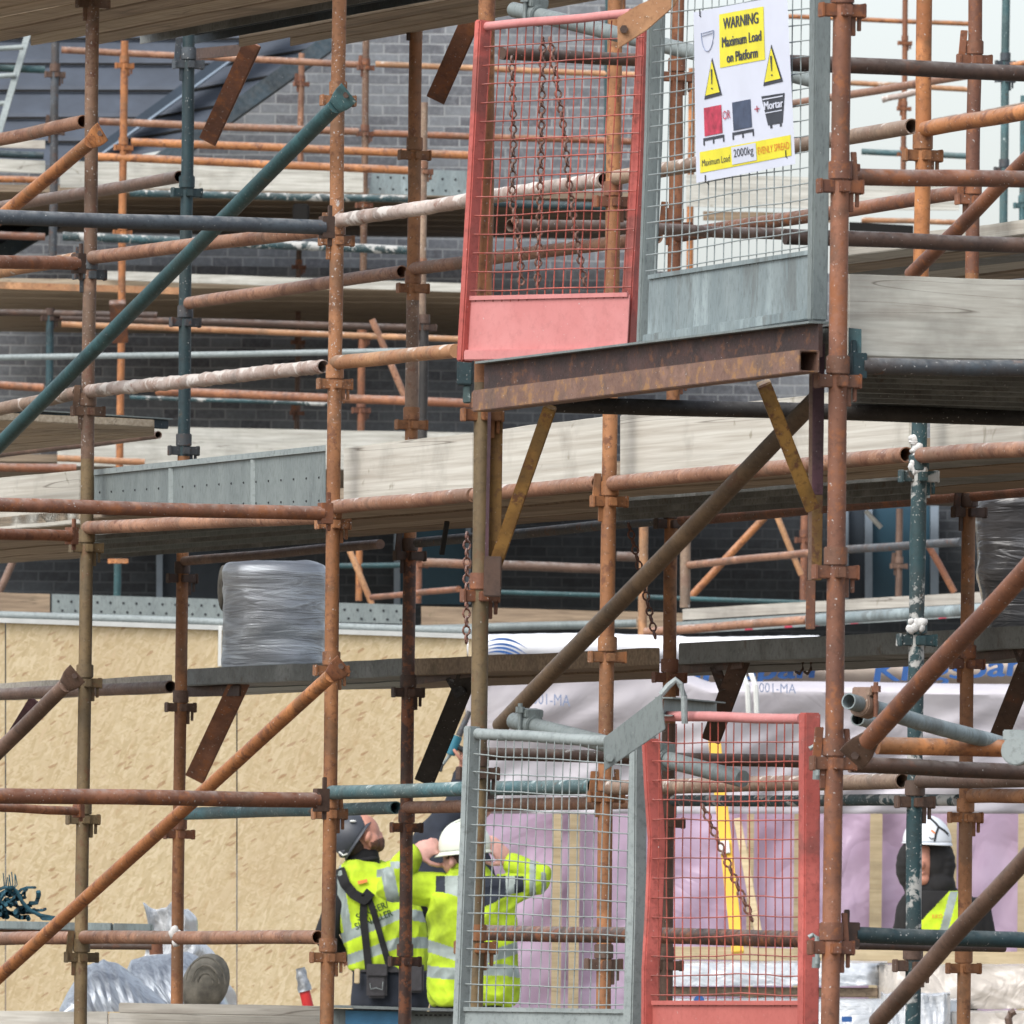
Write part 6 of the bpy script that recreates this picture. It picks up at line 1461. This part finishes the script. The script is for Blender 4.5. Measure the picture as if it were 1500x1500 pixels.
def worker_helmet():
    Y = 59.9; p = lambda x, y, d=0: P(x, y, -(Y + d)); k = Y / F
    t = thing('person', 'person in a yellow jacket seen from behind, both hands holding a white helmet', 'person', Vector((p(692, 1500).x, Y, .546)), 'site workers in high visibility clothing')
    sl, el, wl = p(645, 1306), p(571, 1298, -.06), p(606, 1250, -.04)
    sr_, er, wr = p(738, 1306), p(792, 1287, -.02), p(746, 1264, .0)
    m = MB(); m.ell(p(678, 1246), 28 * k, .10, 33 * k); m.ell(p(664, 1266, .02), 16 * k, .075, 17 * k); m.ell(p(652, 1262, .06), 4 * k, .012, 5 * k)
    m.ell(p(662, 1263, -.075), 5 * k, .022, 8.5 * k); limb(m, [p(680, 1262), p(684, 1295)], [.06, .065])
    loft(m, [(688, 1290, 45, .1, 0), (690, 1320, 56, .12, 0), (692, 1400, 50, .11, 0), (694, 1460, 48, .12, 0)], Y)
    limb(m, [sl, el, wl], [.052, .043, .030]); limb(m, [sr_, er, wr], [.052, .043, .030])
    hand(m, wl, (p(640, 1238, -.02) - wl), Vector((.2, .9, -.3)), -1, 1.25, 1.25); hand(m, wr, (p(722, 1236, -.03) - wr), Vector((-.5, .5, .1)), 1, 1.15, .45)
    legs(m, Y, ((672, 1470), (716, 1470)), ((668, 0), (722, .04)), (.085, .055, .04))
    fuse('body', m, 'skin_pale', t, .006, 4)
    def jk(x, y, q):
        if x < 600:  # left elbow bands
            return 1 if (560 + (y - 1290) * .2 < x < 580 + (y - 1290) * .2 and y > 1270) else (1 if 572 < x < 596 and 1262 < y < 1272 else 0)
        if 776 < x < 785 or (793 < x < 800 and y > 1278): return 1
        if x > 768: return 0
        base = 1306 + 22 * math.exp(-((x - 705) / 34) ** 2)
        if y < base and y > 1283 and 638 < x < 767:
            if 652 < x < 671 or 741 < x < 754: return 1
            return 2
        b1 = 1386 + 22 * max(0, 1 - abs(x - 697) / 68); b2 = 1423 + 3 * math.sin(x * .05)
        if 622 < x < 765 and (abs(y - b1) < 9 or abs(y - b2) < 8.5): return 1
        return 0
    m = MB(); loft(m, [(686, 1268, 21, .085, 0), (688, 1282, 34, .11, 0), (689, 1292, 52, .135, 0), (690, 1318, 64, .16, 0), (692, 1370, 63, .165, 0), (693, 1415, 63, .165, 0), (694, 1445, 67, .175, 0), (694, 1462, 66, .17, 0), (694, 1472, 60, .16, 0)], Y)
    limb(m, [sl, el, wl + (el - wl) * .12], [.082, .066, .052]); limb(m, [sr_, er, wr + (er - wr) * .12], [.080, .060, .048])
    o, bv = fuse('jacket', m, ['hivis', 'reflect', 'navy'], t, .005, 6, .015, 6, jk, foldv=(1.2, 1, 1.2))
    for a, b_ in ((wl, el), (wr, er)):
        m = MB(); d = (b_ - a).normalized(); m.tube(a + d * .012, a + d * .035, .046, 16); m.build('cuff', 'black_cloth', t)
    m = MB(); m.path([p(686 + 22 * math.cos(a), 1272 + 3 * math.cos(a), -.09 * math.sin(a)) for a in [math.pi * 2 * i / 20 for i in range(20)]], .022, 8, closed=True); m.build('collar', 'hivis', t)
    m = MB(); m.ell(p(680, 1252), 29 * k, .105, 22 * k); m.build('hair', 'hair', t)
    hm = MB(); R = Matrix.Rotation(-.08, 3, 'Y'); hm.ell(p(681, 1240), 39 * k, .135, 40 * k, R, 40, 24, v0=0, v1=.55)
    def rim(u, v):
        a = u * 6.283; e = max(0, -math.cos(a)) ** 3 * 5; return p(681, 1240) + R @ Vector((math.cos(a) * (38.6 + v * (3 + e)) * k, math.sin(a) * (.134 + .012 * v), (-6 - 5 * v - 1.2 * e * v * .3) * k))
    hm.grid(rim, 40, 3); hm.build('helmet', 'helmet_white', t, solid=.003)
    m = MB(); m.path([p(681 + 34 * math.sin(a) * .9, 1240 - 41.5 * math.cos(a) * .97 * (1 if 1 else 0), -.135 * 0 - .05) for a in [(-1 + 2 * i / 12) for i in range(13)]], .004, 6); m.build('helmet_ridge', 'helmet_white', t)
    m = MB(); loft(m, [(694, 1455, 52, .135, 0), (694, 1485, 54, .14, 0)], Y); legs(m, Y, ((672, 1480), (716, 1480)), ((668, 0), (722, .04)), (.115, .085, .07))
    fuse('trousers', m, 'black_cloth', t, .012, 3, .006, 8); boots(t, Y, ((668, 0), (722, .04)), 1480, -1)
worker_helmet()

def worker_hood():
    Y = 64.5; p = lambda x, y, d=0: P(x, y, -(Y + d)); k = Y / F
    t = thing('person', 'person in a white helmet over a black hood, facing out in a yellow vest', 'person', Vector((p(1380, 1500).x, Y, .546)), 'site workers in high visibility clothing')
    m = MB(); m.ell(p(1352, 1262, -.02), 20 * k, .09, 34 * k); m.ell(p(1350, 1288, -.07), 13 * k, .04, 10 * k); m.ell(p(1350, 1268, -.115), 4.5 * k, .022, 6 * k)
    for dx in (-7, 7): m.ell(p(1350 + dx, 1259, -.095), 3.5 * k, .012, 2 * k)
    m.ell(p(1350, 1279, -.108), 6 * k, .008, 1.6 * k)
    limb(m, [p(1354, 1285), p(1358, 1325, -.02)], [.055, .058])
    loft(m, [(1372, 1318, 44, .09, 0), (1380, 1350, 54, .11, 0), (1382, 1450, 46, .1, 0)], Y); legs(m, Y, ((1364, 1460), (1400, 1460)), ((1360, 0), (1406, 0)), (.085, .055, .04))
    for s_, q_ in ((1330, 1318), (1434, 1448)): limb(m, [p(s_, 1335), p(q_, 1395, .02), p(q_ + (10 if q_ < 1380 else -20), 1440, -.2)], [.05, .042, .03])
    hand(m, p(1328, 1440, -.2), Vector((.5, -.8, .1)), Vector((0, 0, -1)), 1); hand(m, p(1428, 1440, -.2), Vector((-.5, -.8, .1)), Vector((0, 0, -1)), -1)
    fuse('body', m, 'skin', t, .007, 4)
    m = MB()
    for i in range(22):   # the hood: a thick band round the face, open in front
        a = math.pi * 2 * i / 22; m.ell(p(1356 + 30 * math.cos(a), 1268 - 36 * math.sin(a), .0), 14 * k, .10, 12 * k)
    m.ell(p(1358, 1268, .08), 38 * k, .08, 42 * k); m.ell(p(1376, 1296, -.02), 24 * k, .10, 22 * k); m.ell(p(1338, 1300, -.02), 14 * k, .08, 14 * k)
    m.ell(p(1372, 1262, -.06), 14 * k, .05, 30 * k)
    loft(m, [(1366, 1302, 36, .11, .02), (1374, 1316, 54, .125, 0), (1380, 1340, 66, .14, 0), (1382, 1400, 62, .14, 0), (1382, 1470, 58, .14, 0)], Y)
    for s_, q_ in ((1332, 1320), (1432, 1446)): limb(m, [p(s_, 1335), p(q_, 1395, .02), p(q_ + (10 if q_ < 1380 else -20), 1438, -.18)], [.07, .06, .048])
    fuse('hooded_top', m, 'black_cloth', t, .009, 4, .005, 7)
    m = MB(); loft(m, [(1373, 1306, 40, .12, .0), (1376, 1318, 48, .138, 0), (1380, 1340, 56, .152, 0), (1381, 1400, 57, .152, 0), (1381, 1440, 56, .15, 0)], Y)
    def vs_(x, y, q):
        e = 1401 - (y - 1294) * .93
        if y < 1348 and x > 1330 and x < e: return 2
        if abs(x - (1396 - (y - 1312) * .26)) < 6 and y > 1306: return 1
        if x < 1326 and x > 1318: return 1
        return 0
    o, bv = fuse('vest', m, ['hivis', 'reflect', 'black_cloth'], t, .005, 6, .006, 7, vs_)
    decal('badge_lettering', bv, 'KKO', (1373, 1342), 15, 6, .05, Y, 'sign_orange', t, 0)
    hm = MB(); hm.ell(p(1358, 1234, -.0), 36 * k, .135, 40 * k, None, 40, 24, v0=0, v1=.5)
    hm.grid(lambda u, v: p(1358, 1234) + Vector((math.cos(u * 6.283) * (36 + 2 * v) * k, math.sin(u * 6.283) * (.135 + .03 * v * max(0, -math.sin(u * 6.283))), (-3 * v + 2 * math.cos(u * 6.283) * -1 * v) * k)), 40, 2)
    hm.build('helmet', 'helmet_bright', t, solid=.003)
    bh = BVHTree.FromPolygons(hm.v, hm.f)
    ribbon('helmet_strap', bh, [(1361, 1197), (1370, 1205), (1375, 1211), (1384, 1217), (1391, 1224)], 3, Y, 'plug_dark', t, .004, 12, .003)
    ribbon('helmet_strap', bh, [(1375, 1211), (1371, 1222), (1369, 1233)], 3, Y, 'plug_dark', t, .004, 10, .003)
    ribbon('helmet_mark', bh, [(1361, 1226), (1364, 1229), (1368, 1228)], 1.4, Y, 'plug_dark', t, .003, 8, .002)
    ribbon('helmet_mark', bh, [(1364, 1216), (1372, 1222)], 2.2, Y, 'sign_orange', t, .003, 6, .002)
    m = MB(); loft(m, [(1382, 1440, 52, .135, 0), (1382, 1470, 54, .14, 0)], Y); legs(m, Y, ((1364, 1465), (1400, 1465)), ((1360, 0), (1406, 0)), (.11, .085, .07))
    fuse('trousers', m, 'navy', t, .012, 3, .006, 8); boots(t, Y, ((1360, 0), (1406, 0)), 1465, 1)
worker_hood()

def worker_navy():
    Y = 62.4; p = lambda x, y, d=0: P(x, y, -(Y + d)); k = Y / F
    t = thing('person', 'person in navy mostly hidden behind the white helmet, arm raised to a teal power tool', 'person', Vector((p(668, 1500).x, Y, .546)), 'site workers in high visibility clothing' if 0 else None)
    sh, el, wr = p(632, 1236), p(672, 1182, -.02), p(678, 1128, -.02)
    m = MB(); m.ell(p(701, 1172, .1), 24 * k, .09, 30 * k); limb(m, [p(696, 1190, .1), p(672, 1225, .05)], [.055, .06])
    loft(m, [(655, 1232, 38, .1, 0), (655, 1270, 44, .11, 0), (672, 1400, 44, .1, 0), (680, 1460, 42, .1, 0)], Y)
    limb(m, [sh, el, wr], [.06, .045, .03]); limb(m, [p(690, 1240), p(712, 1300), p(700, 1260, .2)], [.05, .042, .03])
    hand(m, wr, p(676, 1090) - wr, Vector((-.6, 0, .1)), 1, 1, .9); hand(m, p(700, 1260, .2), Vector((0, .5, .8)), Vector((0, 1, 0)), 1)
    legs(m, Y, ((662, 1470), (698, 1470)), ((660, 0), (702, 0)), (.085, .055, .04)); fuse('body', m, 'skin', t, .007, 4)
    m = MB(); loft(m, [(655, 1222, 30, .11, 0), (652, 1240, 46, .13, 0), (655, 1280, 50, .14, 0), (672, 1400, 50, .13, 0), (680, 1450, 48, .13, 0)], Y)
    limb(m, [sh, el, wr + (el - wr) * .2], [.10, .075, .05]); limb(m, [p(690, 1240), p(712, 1300), p(700, 1264, .18)], [.075, .06, .048]); fuse('jumper', m, 'navy', t, .01, 4, .007, 7)
    m = MB(); loft(m, [(680, 1440, 46, .13, 0), (680, 1480, 48, .13, 0)], Y); legs(m, Y, ((662, 1475), (698, 1475)), ((660, 0), (702, 0)), (.11, .08, .07)); fuse('trousers', m, 'navy', t, .012, 3, .006, 8)
    boots(t, Y, ((660, 0), (702, 0)), 1475, -1)
    m = MB(); m.ell(p(702, 1165, .1), 26 * k, .1, 28 * k); m.build('hair', 'hair', t)
    t2 = thing('power_tool', 'teal power tool with a grey barrel held over the white helmet', 'tool', p(645, 1126, -.1))
    MB().tube(p(670, 1078, -.05), p(660, 1106, -.05), 8 * k, 14, r2=7 * k).build('motor_body', 'tool_blue', t2, bevel=.004)
    MB().tube(p(688, 1042, -.05), p(672, 1078, -.05), 4 * k, 12, r2=5 * k).build('barrel', 'slate_mix', t2)
    MB().tube(p(660, 1104, -.05), p(646, 1124, -.05), 3 * k, 10, r2=2 * k).build('nose', 'galv', t2)
    m = MB(); m.bar(p(646, 1118, -.05), p(643, 1130, -.05), 6 * k, .03); m.build('foot', 'plug_dark', t2, bevel=.003)
    MB().tube(p(666, 1092, -.05), p(682, 1100, -.05), 4 * k, 10).build('grip', 'plug_dark', t2)
worker_navy()
# ---------- camera ----------
cam = bpy.data.cameras.new('camera'); co = bpy.data.objects.new('camera', cam); COL.objects.link(co)
cam.sensor_width = 36; cam.lens = F / 1500 * 36; cam.shift_y = (PY - 750) / 1500; cam.shift_x = 0
cam.clip_start = 1; cam.clip_end = 6000
co.matrix_world = Matrix.Translation((0, 0, ZC)) @ Matrix.Rotation(math.pi / 2, 4, 'X') @ Matrix.Rotation(RO, 4, 'Z')
cam.dof.use_dof = True; cam.dof.focus_distance = 41.0; cam.dof.aperture_fstop = 34.0
SC.camera = co
SC.view_settings.view_transform = 'Standard'; SC.view_settings.look = 'None'; SC.view_settings.exposure = 0.88; SC.view_settings.gamma = 1
SC.render.engine = 'CYCLES'
SC.cycles.use_denoising = True
SC.cycles.max_bounces = 8
for o in list(bpy.data.objects):
    if '_o' in o: del o['_o']
